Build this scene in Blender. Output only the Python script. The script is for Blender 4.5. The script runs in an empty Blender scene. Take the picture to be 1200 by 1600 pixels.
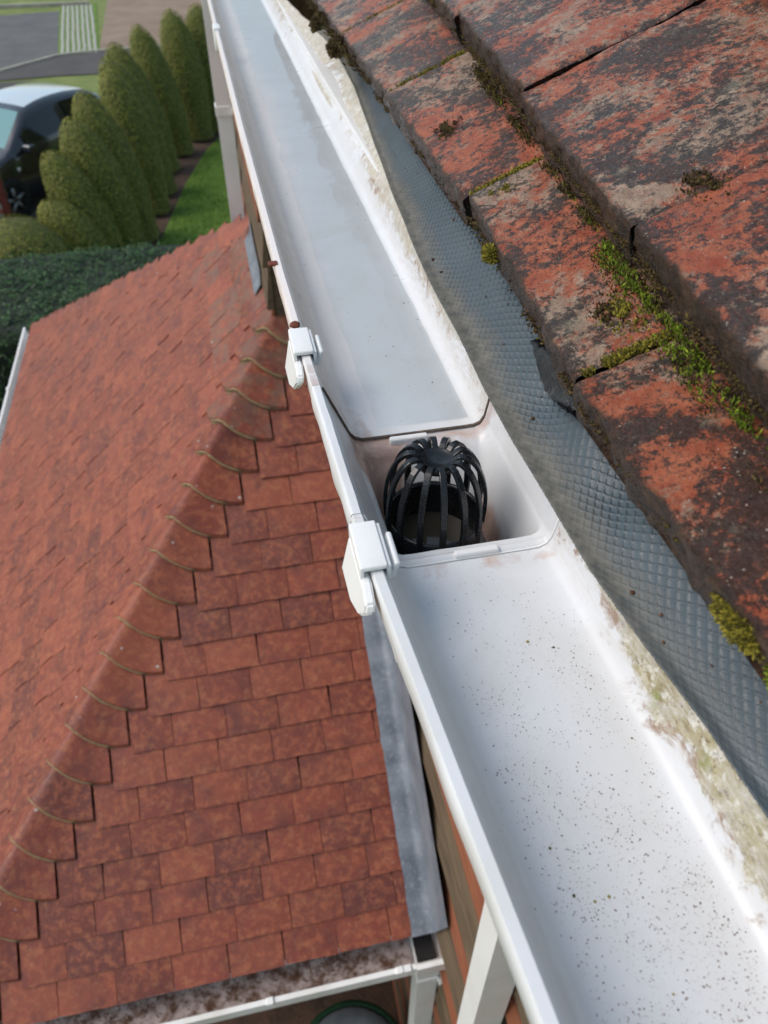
import bpy, bmesh, math, random
from mathutils import Vector, Matrix, noise as mn
R = math.radians
S = bpy.context.scene
Z0 = 5.1                      # camera height above the ground; coordinates below are measured from the camera

# ---------------------------------------------------------------- camera, sky, sun, exposure
cd = bpy.data.cameras.new('camera'); cam = bpy.data.objects.new('camera', cd); S.collection.objects.link(cam)
cd.sensor_fit = 'VERTICAL'; cd.sensor_height = 36; cd.lens = 27; cd.clip_start = 0.01; cd.clip_end = 400
right = Vector((0.9780952, -0.20815807, 0)); up = Vector((0.14118947, 0.66342251, 0.73480344)); back = Vector((-0.15295526, -0.71870772, 0.6782801))
cam.matrix_world = Matrix(((right.x, up.x, back.x, 0), (right.y, up.y, back.y, 0), (right.z, up.z, back.z, Z0), (0, 0, 0, 1)))
cd.dof.use_dof = True; cd.dof.focus_distance = 0.52; cd.dof.aperture_fstop = 12
S.camera = cam
W = bpy.data.worlds.new('World'); S.world = W; W.use_nodes = True
wt = W.node_tree; bgn = wt.nodes['Background']
sky = wt.nodes.new('ShaderNodeTexSky'); sky.sky_type = 'NISHITA'; sky.sun_disc = False
SUN_EL, SUN_AZ = 50, -88       # azimuth from +Y towards +X
sky.sun_elevation = R(SUN_EL); sky.sun_rotation = R(SUN_AZ); sky.air_density = 1.0; sky.dust_density = 2.5; sky.ozone_density = 1.0
hs = wt.nodes.new('ShaderNodeHueSaturation'); hs.inputs['Hue'].default_value = .48; hs.inputs['Saturation'].default_value = .85; wt.links.new(sky.outputs[0], hs.inputs['Color']); wt.links.new(hs.outputs[0], bgn.inputs[0]); bgn.inputs[1].default_value = 0.15
sl = bpy.data.lights.new('sun', 'SUN'); sl.energy = 1.25; sl.angle = R(40); sl.color = (1, .94, .86)
so = bpy.data.objects.new('sun', sl); S.collection.objects.link(so); so.location = (-5, 5, 20)
sd = Vector((math.sin(R(SUN_AZ)) * math.cos(R(SUN_EL)), math.cos(R(SUN_AZ)) * math.cos(R(SUN_EL)), math.sin(R(SUN_EL))))
so.rotation_euler = sd.to_track_quat('Z', 'Y').to_euler()
S.view_settings.view_transform = 'Standard'; S.view_settings.look = 'None'; S.view_settings.gamma = 1; S.view_settings.use_curve_mapping = False
S.view_settings.exposure = 0.34

rnd = random.Random(7)
# ---------------------------------------------------------------- helpers
WL = {}                                             # world location of empties / parents
def link(o): S.collection.objects.link(o); return o
def tag(o, label=None, cat=None, group=None, kind=None):
    if label: o['label'] = label
    if cat: o['category'] = cat
    if group: o['group'] = group
    if kind: o['kind'] = kind
    return o
def empty(name, loc, label, cat, group=None):
    o = bpy.data.objects.new(name, None); o.empty_display_size = .05
    w = Vector((loc[0], loc[1], loc[2] + Z0)); o.location = w; link(o); WL[o.name] = w
    return tag(o, label, cat, group)
def place(o, origin, parent=None):
    w = Vector((origin[0], origin[1], origin[2] + Z0)); WL[o.name] = w
    if parent: o.parent = parent; o.location = w - WL[parent.name]
    else: o.location = w
    return o
def mesh(name, verts, faces, mat, parent=None, smooth=False, origin=None, attrs=None, mats=None, fmat=None):
    vs = [Vector(v) for v in verts]
    if origin is None:
        xs = [v.x for v in vs]; ys = [v.y for v in vs]; zs = [v.z for v in vs]
        origin = ((min(xs) + max(xs)) / 2, (min(ys) + max(ys)) / 2, min(zs))
    O = Vector(origin)
    me = bpy.data.meshes.new(name); me.from_pydata([v - O for v in vs], [], faces); me.update()
    for m in (mats or [mat]): me.materials.append(m)
    if fmat: me.polygons.foreach_set('material_index', fmat)
    if smooth: me.polygons.foreach_set('use_smooth', [True] * len(me.polygons))
    for k, vals in (attrs or {}).items():
        a = me.attributes.new(k, 'FLOAT', 'POINT'); a.data.foreach_set('value', vals)
    o = bpy.data.objects.new(name, me); link(o)
    return place(o, origin, parent)
class MB:
    def __init__(s): s.v = []; s.f = []
    def add(s, v, f):
        n = len(s.v); s.v += [tuple(p) for p in v]; s.f += [tuple(i + n for i in q) for q in f]; return s
    def box(s, a, b):
        (x0, y0, z0), (x1, y1, z1) = a, b
        return s.add([(x0, y0, z0), (x1, y0, z0), (x1, y1, z0), (x0, y1, z0), (x0, y0, z1), (x1, y0, z1), (x1, y1, z1), (x0, y1, z1)],
                     [(3, 2, 1, 0), (4, 5, 6, 7), (0, 1, 5, 4), (1, 2, 6, 5), (2, 3, 7, 6), (3, 0, 4, 7)])
    def bbox(s, a, b, r=.001, seg=2, M=None):
        bm = bmesh.new(); bmesh.ops.create_cube(bm, size=1)
        c = [(a[i] + b[i]) / 2 for i in range(3)]; d = [abs(b[i] - a[i]) for i in range(3)]
        for v in bm.verts: v.co = Vector((v.co.x * d[0] + c[0], v.co.y * d[1] + c[1], v.co.z * d[2] + c[2]))
        bmesh.ops.bevel(bm, geom=list(bm.edges), offset=min(r, min(d) * .45), segments=seg, affect='EDGES', profile=.6)
        if M: bm.transform(M)
        return s.bm(bm)
    def bm(s, bm):
        bm.verts.index_update(); s.add([v.co[:] for v in bm.verts], [[v.index for v in f.verts] for f in bm.faces]); bm.free(); return s
    def tube(s, pts, r, n=8, cap=True, rect=None):
        pts = [Vector(p) for p in pts]; base = len(s.v); prevN = None
        for i, p in enumerate(pts):
            t = (pts[min(i + 1, len(pts) - 1)] - pts[max(i - 1, 0)]).normalized()
            if prevN is None:
                N = t.orthogonal().normalized() if rect is None else (Vector(rect[2]) - t * t.dot(Vector(rect[2]))).normalized()
            else: N = (prevN - t * t.dot(prevN)).normalized()
            prevN = N; B = t.cross(N); rr = r[i] if isinstance(r, (list, tuple)) else r
            for k in range(n):
                if rect is None: a = 2 * math.pi * k / n; s.v.append(tuple(p + N * math.cos(a) * rr + B * math.sin(a) * rr))
                else:
                    sx, sy = ((1, 1), (-1, 1), (-1, -1), (1, -1))[k]; s.v.append(tuple(p + N * sx * rect[0] + B * sy * rect[1]))
        for i in range(len(pts) - 1):
            for k in range(n):
                a = base + i * n + k; b = base + i * n + (k + 1) % n; s.f.append((a, b, b + n, a + n))
        if cap:
            s.f.append(tuple(base + k for k in reversed(range(n)))); e = base + (len(pts) - 1) * n; s.f.append(tuple(e + k for k in range(n)))
        return s
    def prism(s, poly, d):                            # poly: list of 3-D points, d: extrusion vector
        n = len(poly); d = Vector(d); p = [Vector(q) for q in poly]
        return s.add(p + [q + d for q in p], [tuple(range(n))[::-1], tuple(range(n, 2 * n))] + [(i, (i + 1) % n, n + (i + 1) % n, n + i) for i in range(n)])
    def lathe(s, prof, c, n=24, cap=True):
        b = len(s.v)
        for r, z in prof:
            for k in range(n): a = 2 * math.pi * k / n; s.v.append((c[0] + r * math.cos(a), c[1] + r * math.sin(a), c[2] + z))
        for i in range(len(prof) - 1):
            for k in range(n): s.f.append((b + i * n + k, b + i * n + (k + 1) % n, b + (i + 1) * n + (k + 1) % n, b + (i + 1) * n + k))
        if cap: s.f.append(tuple(b + k for k in reversed(range(n)))); e = b + (len(prof) - 1) * n; s.f.append(tuple(e + k for k in range(n)))
        return s
    def build(s, name, mat, parent=None, smooth=False, **k): return mesh(name, s.v, s.f, mat, parent, smooth, **k)
def grid_faces(nu, nv, off=0, flip=False):
    f = []
    for i in range(nu - 1):
        for j in range(nv - 1):
            a = off + i * nv + j; q = (a, a + nv, a + nv + 1, a + 1); f.append(q[::-1] if flip else q)
    return f
def interp(t, x):
    if x <= t[0][0]: return t[0][1]
    for (a, va), (b, vb) in zip(t, t[1:]):
        if x <= b: k = (x - a) / (b - a); return va + (vb - va) * k
    return t[-1][1]
def sm(a, b, x): t = max(0., min(1., (x - a) / (b - a))); return t * t * (3 - 2 * t)
def nz(x, y, z=0.): return mn.noise(Vector((x, y, z)))

# ---------------------------------------------------------------- materials
class NT:
    def __init__(s, name):
        s.m = bpy.data.materials.new(name); s.m.use_nodes = True; s.t = s.m.node_tree; s.p = s.t.nodes['Principled BSDF']; s.out = s.t.nodes['Material Output']
    def n(s, typ, **k):
        x = s.t.nodes.new('ShaderNode' + typ)
        for a, v in k.items():
            if a.startswith('_'): setattr(x, a[1:], v)
            else: s.put(x.inputs[a.replace('__', ' ')], v)
        return x
    def put(s, sock, v):
        if hasattr(v, 'is_output'): s.t.links.new(v, sock)
        elif hasattr(v, 'outputs'): s.t.links.new(v.outputs[0], sock)
        else: sock.default_value = (*v, 1) if isinstance(v, tuple) and len(v) == 3 and sock.type == 'RGBA' else v
    def coord(s, out='Object', scale=None, rand=False):
        o = s.n('TexCoord').outputs[out]
        if rand:
            r = s.n('ObjectInfo').outputs['Random']; mm = s.n('VectorMath', _operation='SCALE'); cv = s.n('CombineXYZ', X=r, Y=s.math('MULTIPLY', r, 3.7), Z=s.math('MULTIPLY', r, 9.1))
            s.put(mm.inputs[0], cv); mm.inputs['Scale'].default_value = 40; ad = s.n('VectorMath', _operation='ADD'); s.put(ad.inputs[0], o); s.put(ad.inputs[1], mm); o = ad.outputs[0]
        if scale: mp = s.n('Mapping'); s.put(mp.inputs['Vector'], o); mp.inputs['Scale'].default_value = scale; o = mp.outputs[0]
        return o
    def noise(s, vec, scale, detail=4, rough=.55, dist=0):
        x = s.n('TexNoise', Scale=scale, Detail=detail, Roughness=rough, Distortion=dist); s.put(x.inputs['Vector'], vec); return x.outputs[0]
    def vor(s, vec, scale, out='Distance', feat='F1'):
        x = s.n('TexVoronoi', Scale=scale, _feature=feat); s.put(x.inputs['Vector'], vec); return x.outputs[out]
    def ramp(s, fac, *st, mode='LINEAR'):
        x = s.n('ValToRGB'); s.put(x.inputs[0], fac); e = x.color_ramp.elements; x.color_ramp.interpolation = mode
        while len(e) > 1: e.remove(e[-1])
        e[0].position = st[0][0]
        for k in range(1, len(st)): e.new(st[k][0])
        for p, c in st:
            q = min(e, key=lambda z: abs(z.position - p)); q.color = (c, c, c, 1) if not isinstance(c, tuple) else (*c, 1)
        return x.outputs[0]
    def mix(s, fac, a, b, blend='MIX'):
        x = s.n('Mix', _data_type='RGBA', _blend_type=blend); s.put(x.inputs[0], fac); s.put(x.inputs[6], a); s.put(x.inputs[7], b); return x.outputs[2]
    def math(s, op, a, b=0., c=0.):
        x = s.n('Math', _operation=op); s.put(x.inputs[0], a); s.put(x.inputs[1], b); s.put(x.inputs[2], c); return x.outputs[0]
    def attr(s, name): return s.n('Attribute', _attribute_name=name).outputs['Fac']
    def bump(s, h, strength=.5, dist=.002):
        x = s.n('Bump', Strength=strength, Distance=dist); s.put(x.inputs['Height'], h); s.put(s.p.inputs['Normal'], x); return x
    def set(s, col=None, rough=None, metal=None, spec=None, **k):
        if col is not None: s.put(s.p.inputs['Base Color'], col)
        if rough is not None: s.put(s.p.inputs['Roughness'], rough)
        if metal is not None: s.put(s.p.inputs['Metallic'], metal)
        if spec is not None: s.put(s.p.inputs['Specular IOR Level'], spec)
        for a, v in k.items(): s.put(s.p.inputs[a.replace('__', ' ')], v)
        return s.m

def m_pvc(name='white_plastic', dirt=.25):
    t = NT(name); c = t.coord(); n1 = t.noise(c, 6, 5, .65); n2 = t.noise(c, 60, 4, .7)
    d = t.math('MULTIPLY', t.ramp(n1, (.45, 0.), (.75, 1.)), dirt)
    col = t.mix(d, (.80, .81, .80), (.50, .47, .40)); col = t.mix(t.math('MULTIPLY', t.ramp(n2, (.66, 0.), (.74, 1.)), .5), col, (.45, .33, .26))
    t.bump(n2, .08, .001); return t.set(col, t.math('MULTIPLY_ADD', n1, .2, .25))
def m_gutter():
    t = NT('gutter_plastic'); al = t.attr('along'); ac = t.attr('across'); dp = t.attr('dirt')
    vec = t.n('CombineXYZ', X=al, Y=t.math('MULTIPLY', ac, .19)).outputs[0]
    nb = t.noise(vec, 16, 6, .65, .6); nf = t.noise(vec, 55, 6, .7, .5); nfine = t.noise(vec, 400, 3, .6)
    mp = t.n('Mapping'); t.put(mp.inputs[0], vec); mp.inputs['Scale'].default_value = (12, 55, 1); mp.inputs['Rotation'].default_value = (0, 0, .5)
    streak = t.noise(mp.outputs[0], 4, 6, .75, 1.2)
    base = t.mix(t.ramp(nb, (.35, 0.), (.7, 1.)), (.69, .71, .73), (.63, .64, .635))
    # scrubbed scale and algae on the back wall (across: 0 lip .. 1 back edge)
    lim = t.math('ADD', ac, t.math('MULTIPLY', t.math('SUBTRACT', nb, .5), .30))
    lim = t.math('ADD', lim, t.math('MULTIPLY', t.math('SUBTRACT', nf, .5), .10))
    near = t.ramp(al, (.0, 1.), (.255, 1.), (.285, .15), (.42, .2), (.6, .65), (1., .65))
    sh = t.ramp(al, (.0, 1.), (.20, .75), (.27, .0), (.45, .1), (.7, .35), (1., .35))
    lim = t.math('ADD', lim, t.math('MULTIPLY', sh, .05))
    bk = t.math('MULTIPLY', t.math('MULTIPLY', t.ramp(lim, (.885, 0.), (.905, 1.)), near), t.ramp(t.noise(vec, 38, 6, .75, 1.), (.32, .45), (.52, 1.)))
    tan = t.mix(t.ramp(nf, (.35, 0.), (.65, 1.)), (.24, .20, .095), (.43, .38, .23))
    tan = t.mix(t.math('MULTIPLY', t.ramp(t.noise(vec, 120, 5, .7), (.52, 0.), (.62, 1.)), .8), tan, (.70, .69, .62))
    tan = t.mix(t.math('MULTIPLY', t.ramp(t.noise(vec, 170, 5, .75), (.55, 0.), (.62, 1.)), .85), tan, (.14, .085, .035))
    tan = t.mix(t.math('MULTIPLY', t.ramp(t.noise(vec, 40, 5, .7), (.60, 0.), (.68, 1.)), .7), tan, (.20, .24, .04))
    col = t.mix(bk, base, tan)
    # brown rim where the scale stops
    rim = t.math('MULTIPLY', t.ramp(lim, (.845, 0.), (.88, 1.), (.90, 1.), (.93, 0.)), t.ramp(t.noise(vec, 34, 6, .75, .8), (.52, 0.), (.60, 1.)))
    col = t.mix(t.math('MULTIPLY', rim, .85), col, (.24, .13, .06))
    st = t.math('MULTIPLY', t.math('MULTIPLY', t.ramp(streak, (.46, 0.), (.66, 1.)), t.ramp(ac, (.78, 0.), (.86, 1.))), .75)
    col = t.mix(st, col, t.mix(t.ramp(al, (.3, 0.), (.5, 1.)), (.58, .54, .48), (.46, .37, .27)))
    # dry brown bloom on the front wall
    dry = t.math('MULTIPLY', t.ramp(t.math('ADD', ac, t.math('MULTIPLY', t.math('SUBTRACT', nb, .5), .10)), (.34, 1.), (.46, 0.)), t.ramp(al, (.40, 0.), (.55, .85)))
    col = t.mix(dry, col, (.84, .76, .71))
    fr = t.math('MULTIPLY', t.ramp(t.math('ADD', ac, t.math('MULTIPLY', t.math('SUBTRACT', nb, .5), .12)), (.16, 1.), (.36, 0.)), t.ramp(streak, (.3, .45), (.65, 1.)))
    fr = t.math('MULTIPLY', fr, t.ramp(ac, (.055, 0.), (.075, 1.)))
    fr = t.math('MULTIPLY', fr, t.ramp(al, (.2, .25), (.5, .9)))
    col = t.mix(fr, col, t.mix(t.ramp(nf, (.4, 0.), (.6, 1.)), (.36, .27, .18), (.55, .45, .36)))
    # reddish dirt (outlet and joints), driven by a per-vertex amount
    dm = t.ramp(t.math('ADD', dp, t.math('MULTIPLY', t.math('SUBTRACT', nf, .5), 1.1)), (.32, 0.), (.66, 1.))
    col = t.mix(t.math('MULTIPLY', dm, .88), col, t.mix(t.ramp(nf, (.35, 0.), (.65, 1.)), (.20, .085, .055), (.50, .34, .27)))
    sp = t.math('MULTIPLY', t.ramp(t.vor(vec, 260), (.10, 1.), (.16, 0.)), t.ramp(t.noise(vec, 30, 3), (.55, 0.), (.68, 1.)))
    col = t.mix(t.math('MULTIPLY', sp, .6), col, (.30, .20, .14))
    t.bump(t.math('ADD', t.math('MULTIPLY', t.math('ADD', bk, t.math('MULTIPLY', rim, .7)), nf), t.math('MULTIPLY', nb, .15)), .35, .0012)
    rough = t.math('ADD', t.ramp(nb, (.3, .26), (.7, .42)), t.math('MULTIPLY', bk, .3))
    return t.set(col, rough)
def m_felt():
    t = NT('eaves_felt'); ac = t.attr('across'); al = t.attr('along'); vec = t.n('CombineXYZ', X=al, Y=t.math('MULTIPLY', ac, .06)).outputs[0]
    nb = t.noise(vec, 14, 5, .6); nf = t.noise(vec, 90, 5, .7)
    col = t.mix(t.ramp(nb, (.3, 0.), (.7, 1.)), (.038, .057, .070), (.062, .085, .100))
    d = t.ramp(t.math('ADD', ac, t.math('MULTIPLY', t.math('SUBTRACT', nb, .5), .35)), (.16, 1.), (.42, 0.))
    d = t.math('MULTIPLY', d, t.ramp(al, (.10, 0.), (.26, 1.)))
    col = t.mix(t.math('MULTIPLY', d, .8), col, t.mix(t.ramp(nf, (.35, 0.), (.65, 1.)), (.075, .075, .062), (.17, .155, .125)))
    col = t.mix(t.math('MULTIPLY', t.ramp(nf, (.62, 0.), (.72, 1.)), .35), col, (.15, .17, .175))
    return t.set(col, t.math('MULTIPLY_ADD', d, .25, t.ramp(nf, (.3, .36), (.7, .52))))
def m_concrete_tile():
    t = NT('weathered_roof_tile'); c = t.coord(rand=True); cs = t.coord(rand=True, scale=(1, 1.0, 1)); eg = t.attr('edge')
    big = t.noise(cs, 9, 4, .6, .5); big2 = t.noise(cs, 13, 5, .65, .8); mid = t.noise(c, 60, 6, .72); fine = t.noise(c, 380, 4, .7); grain = t.vor(c, 620)
    pep = t.noise(c, 170, 6, .82); pep2 = t.noise(cs, 115, 6, .82)
    def dens(field, lo, hi, grainy, k=3.): return t.ramp(t.math('ADD', t.ramp(field, (lo, 0.), (hi, 1.)), t.math('MULTIPLY', t.math('SUBTRACT', grainy, .5), k)), (.36, 0.), (.70, 1.))
    red = t.mix(t.ramp(mid, (.35, 0.), (.65, 1.)), (.34, .064, .027), (.54, .170, .078))
    buff = t.mix(t.ramp(mid, (.35, 0.), (.68, 1.)), (.28, .175, .118), (.55, .40, .29))
    col = t.mix(dens(big, .38, .68, pep2, 3.), red, buff)
    col = t.mix(t.math('MULTIPLY', dens(mid, .38, .85, pep, 3.5), .65), col, (.085, .050, .044))
    dk = dens(t.math('ADD', big2, t.math('ADD', t.math('MULTIPLY', t.math('SUBTRACT', mid, .5), .22), t.math('MULTIPLY', eg, .12))), .36, .64, pep, 3.6)
    col = t.mix(t.math('MULTIPLY', dk, .90), col, t.mix(t.ramp(fine, (.35, 0.), (.7, 1.)), (.011, .010, .010), (.062, .053, .050)))
    g = t.math('MULTIPLY', t.ramp(t.vor(c, 330, 'Distance'), (.14, 1.), (.2, 0.)), t.ramp(t.noise(c, 150, 2), (.50, 0.), (.62, 1.)))
    col = t.mix(t.math('MULTIPLY', g, .85), col, (.60, .50, .41))
    g2 = t.math('MULTIPLY', t.ramp(t.vor(c, 520), (.2, 1.), (.3, 0.)), t.ramp(t.noise(c, 90, 3), (.45, 0.), (.6, 1.)))
    col = t.mix(t.math('MULTIPLY', g2, .6), col, (.06, .045, .045))
    li = t.math('MULTIPLY', t.ramp(t.noise(c, 28, 6, .75), (.60, 0.), (.68, 1.)), .6); col = t.mix(li, col, (.24, .215, .15))
    edm = t.ramp(t.math('ADD', eg, t.math('MULTIPLY', t.math('SUBTRACT', mid, .5), .9)), (.35, 0.), (.75, 1.))
    col = t.mix(t.math('MULTIPLY', edm, .93), col, t.mix(t.ramp(t.noise(c, 130, 5, .7), (.4, 0.), (.65, 1.)), (.020, .011, .006), (.090, .045, .022)))
    h = t.math('ADD', t.math('MULTIPLY', mid, 1.0), t.math('ADD', t.math('MULTIPLY', pep, 1.2), t.math('MULTIPLY', t.math('ADD', fine, t.math('MULTIPLY', grain, -.5)), .6)))
    t.bump(h, 1., .0032)
    return t.set(col, t.ramp(t.math('ADD', mid, t.math('MULTIPLY', dk, -.22)), (.22, .17), (.65, .58)), spec=.55)
def m_clay(name='clay_plain_tile', lichen=.0, dark=1.):
    t = NT(name); c = t.coord(rand=True); r = t.n('ObjectInfo').outputs['Random']; geo = t.n('NewGeometry').outputs['Random Per Island']
    rr = t.math('FRACT', t.math('ADD', r, geo))
    big = t.noise(c, 10, 5, .65); mid = t.noise(c, 45, 5, .7); fine = t.noise(c, 260, 3, .7)
    a = t.ramp(rr, (0., (.140, .037, .025)), (.25, (.225, .055, .034)), (.5, (.175, .043, .028)), (.75, (.255, .068, .039)), (1., (.128, .036, .028)))
    col = t.mix(t.math('MULTIPLY', t.ramp(mid, (.48, 0.), (.60, 1.)), .6), a, (.35, .108, .052))
    col = t.mix(t.math('MULTIPLY', t.ramp(big, (.5, 0.), (.68, 1.)), .75), col, (.105, .032, .028))
    col = t.mix(t.math('MULTIPLY', t.ramp(t.noise(c, 30, 6, .75), (.53, 0.), (.64, 1.)), .38), col, (.38, .165, .075))
    col = t.mix(t.math('MULTIPLY', t.ramp(t.noise(c, 110, 4, .7), (.66, 0.), (.72, 1.)), .6), col, (.36, .26, .17))
    if lichen: 
        col = t.mix(t.ramp(t.noise(c, 16, 6, .75), (.55 - lichen * .25, 0.), (.72 - lichen * .25, lichen)), col, (.135, .105, .078))
        col = t.mix(t.math('MULTIPLY', t.ramp(t.vor(c, 26), (.08, 1.), (.16, 0.)), t.ramp(t.noise(c, 9, 3), (.56, 0.), (.62, 1.))), col, (.42, .40, .36))
    t.bump(t.math('ADD', mid, t.math('MULTIPLY', fine, .4)), .45, .003)
    return t.set(col, t.ramp(mid, (.3, .42), (.7, .68)), spec=.4)
def m_simple(name, a, b, scale=8, rough=.6, metal=0., bump=.2, bd=.003, c3=None, th=(.35, .65), spec=None, det=6):
    t = NT(name); c = t.coord(); n = t.noise(c, scale, det, .65); f = t.noise(c, scale * 9, 4, .7)
    col = t.mix(t.ramp(n, (th[0], 0.), (th[1], 1.)), a, b)
    if c3: col = t.mix(t.math('MULTIPLY', t.ramp(f, (.55, 0.), (.66, 1.)), .8), col, c3)
    if bump: t.bump(t.math('ADD', n, t.math('MULTIPLY', f, .5)), bump, bd)
    return t.set(col, t.math('MULTIPLY_ADD', f, .2, rough - .1), metal, spec)
def m_leaf(name, cols, rough=.6, trans=.0):
    t = NT(name); i = t.n('NewGeometry').outputs['Random Per Island']; n = t.noise(t.coord(), 4, 4, .6)
    f = t.math('ADD', t.math('MULTIPLY', i, .8), t.math('MULTIPLY', t.math('SUBTRACT', n, .4), .6))
    k = len(cols); col = t.ramp(f, *[(j / (k - 1), q) for j, q in enumerate(cols)])
    return t.set(col, rough, spec=.3)
def m_wood(name, a, b):
    t = NT(name); c = t.coord(scale=(14, 1.2, 14), rand=True); n = t.noise(c, 4, 7, .7, .6); f = t.noise(t.coord(), 5, 4, .6)
    col = t.mix(t.ramp(n, (.35, 0.), (.65, 1.)), a, b); col = t.mix(t.math('MULTIPLY', t.ramp(f, (.5, 0.), (.7, 1.)), .5), col, (.10, .095, .05))
    t.bump(n, .5, .004); return t.set(col, .75)

M = dict(
    pvc=m_pvc(), pvc_dirty=m_pvc('weathered_white_plastic', .6), gutter=m_gutter(), felt=m_felt(), tile=m_concrete_tile(), clay=m_clay(), bonnet=m_clay('clay_bonnet', .06),
    clay_lichen=m_clay('clay_lichen', .55),
    black=m_simple('black_plastic', (.006, .0065, .008), (.012, .013, .015), 90, .27, 0, 0, .0006, spec=.5),
    gasket=m_simple('rubber_gasket', (.06, .045, .035), (.16, .12, .09), 200, .6),
    lead=m_simple('lead_sheet', (.10, .118, .145), (.19, .215, .25), 9, .5, .0, .25, .004, (.26, .28, .30), spec=.6),
    rust=m_simple('rust', (.10, .025, .012), (.20, .05, .025), 300, .8),
    grit=m_leaf('grit', [(.05, .022, .016), (.13, .055, .042), (.21, .11, .09), (.09, .06, .03)], .7),
    mosscore=m_simple('moss_core', (.022, .022, .008), (.055, .05, .014), 200, .95),
    moss_bright=m_leaf('moss_bright', [(.045, .050, .010), (.10, .15, .012), (.19, .28, .018), (.33, .36, .04)], .7),
    moss_olive=m_leaf('moss_olive', [(.05, .042, .012), (.13, .12, .016), (.27, .23, .026), (.40, .32, .05)], .75),
    moss_dark=m_leaf('moss_dark', [(.018, .012, .007), (.05, .033, .014), (.10, .065, .02), (.12, .11, .02)], .85),
    mortar=m_simple('mortar', (.17, .12, .06), (.30, .22, .12), 60, .85, 0, .5, .003, (.15, .14, .055)),
    wood=m_wood('weathered_board', (.06, .040, .024), (.15, .105, .062)), wood_red=m_wood('red_stained_board', (.16, .048, .022), (.27, .09, .042)),
    debris=m_leaf('leaf_debris', [(.03, .016, .008), (.09, .04, .018), (.15, .08, .04), (.07, .055, .02)], .85),
    brick=m_clay('red_brick', .35), wallmortar=m_simple('wall_mortar', (.22, .2, .17), (.32, .29, .25), 30, .9),
    butt=m_simple('green_plastic', (.012, .05, .024), (.02, .075, .036), 12, .45, 0, .1), buttlid=m_simple('grey_lid', (.11, .13, .14), (.17, .19, .20), 14, .5, 0, .15),
    dark=m_simple('dark_void', (.008, .008, .009), (.015, .014, .013), 20, .9),
    yew=m_leaf('yew_foliage', [(.095, .118, .014), (.150, .180, .022), (.205, .225, .036), (.260, .235, .062), (.270, .195, .075)], .7),
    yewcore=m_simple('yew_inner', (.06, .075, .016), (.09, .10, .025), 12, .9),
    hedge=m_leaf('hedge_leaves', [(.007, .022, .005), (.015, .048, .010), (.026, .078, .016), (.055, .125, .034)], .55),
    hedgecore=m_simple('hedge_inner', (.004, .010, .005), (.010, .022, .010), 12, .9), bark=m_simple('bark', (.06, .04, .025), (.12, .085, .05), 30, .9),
    lawn=m_simple('lawn', (.075, .155, .010), (.13, .22, .020), 2.2, .85, 0, .7, .03, (.085, .14, .022)), verge=m_simple('verge_grass', (.11, .16, .03), (.19, .22, .06), 2, .85, 0, .6, .03),
    grass=m_leaf('grass_blades', [(.06, .13, .008), (.10, .18, .012), (.14, .23, .02), (.20, .26, .035)], .6),
    soil=m_simple('soil', (.045, .024, .015), (.10, .055, .035), 6, .95, 0, .8, .03, (.13, .08, .05)),
    asphalt=m_simple('asphalt', (.085, .084, .085), (.12, .118, .115), 1.3, .85, 0, .4, .006, (.15, .147, .14)), asphalt_dark=m_simple('old_asphalt', (.055, .052, .05), (.082, .077, .072), 1.1, .88, 0, .4, .006),
    tan=m_simple('tan_paving', (.20, .145, .10), (.27, .20, .145), 1., .85, 0, .3, .004), kerb=m_simple('kerb_stone', (.26, .25, .20), (.36, .34, .28), 3, .85),
    paver=m_simple('concrete_paver', (.30, .30, .26), (.42, .41, .37), 5, .85),
    carpaint=None, glass=None, tyre=m_simple('tyre_rubber', (.012, .012, .013), (.022, .022, .022), 30, .8), rim=m_simple('alloy', (.22, .23, .24), (.32, .33, .34), 20, .35, .8, 0),
    maroon=m_simple('maroon_paint', (.09, .014, .012), (.13, .022, .018), 9, .5, 0, .1), red_light=m_simple('red_lens', (.45, .02, .015), (.55, .03, .02), 9, .2, 0, 0), clear=m_simple('clear_lens', (.6, .6, .58), (.7, .7, .68), 9, .15, 0, 0),
)
t = NT('dark_blue_paint'); M['carpaint'] = t.set((.010, .013, .020), .22, .0, .6, Coat__Weight=1., Coat__Roughness=.06)
t = NT('sky_sheen_roof_paint'); M['carroof'] = t.set((.55, .62, .66), .25, .1, .6, Coat__Weight=1.)  # pale colour paints the sky's reflection onto the dark car's roof
t = NT('tinted_glass'); M['glass'] = t.set((.006, .011, .012), .04, 0., .7)
t = NT('screen_glass'); M['screen'] = t.set((.10, .26, .27), .05, 0., .8)
t = NT('standing_water'); tr = t.n('BsdfTransparent', Color=(.95, .98, 1.)); gl = t.n('BsdfGlossy', Roughness=.04); fr = t.n('Fresnel', IOR=1.33)
nb = t.n('Bump', Strength=.06, Distance=.002); t.put(nb.inputs['Height'], t.noise(t.coord(scale=(60, 8, 1)), 1.2, 2)); t.put(fr.inputs['Normal'], nb); t.put(gl.inputs['Normal'], nb)
mx = t.n('MixShader', Fac=fr); t.put(mx.inputs[1], tr); t.put(mx.inputs[2], gl); t.put(t.out.inputs[0], mx); M['water'] = t.m
t = NT('murky_water'); M['murk'] = t.set((.045, .04, .032), .06, 0., .6)

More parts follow.
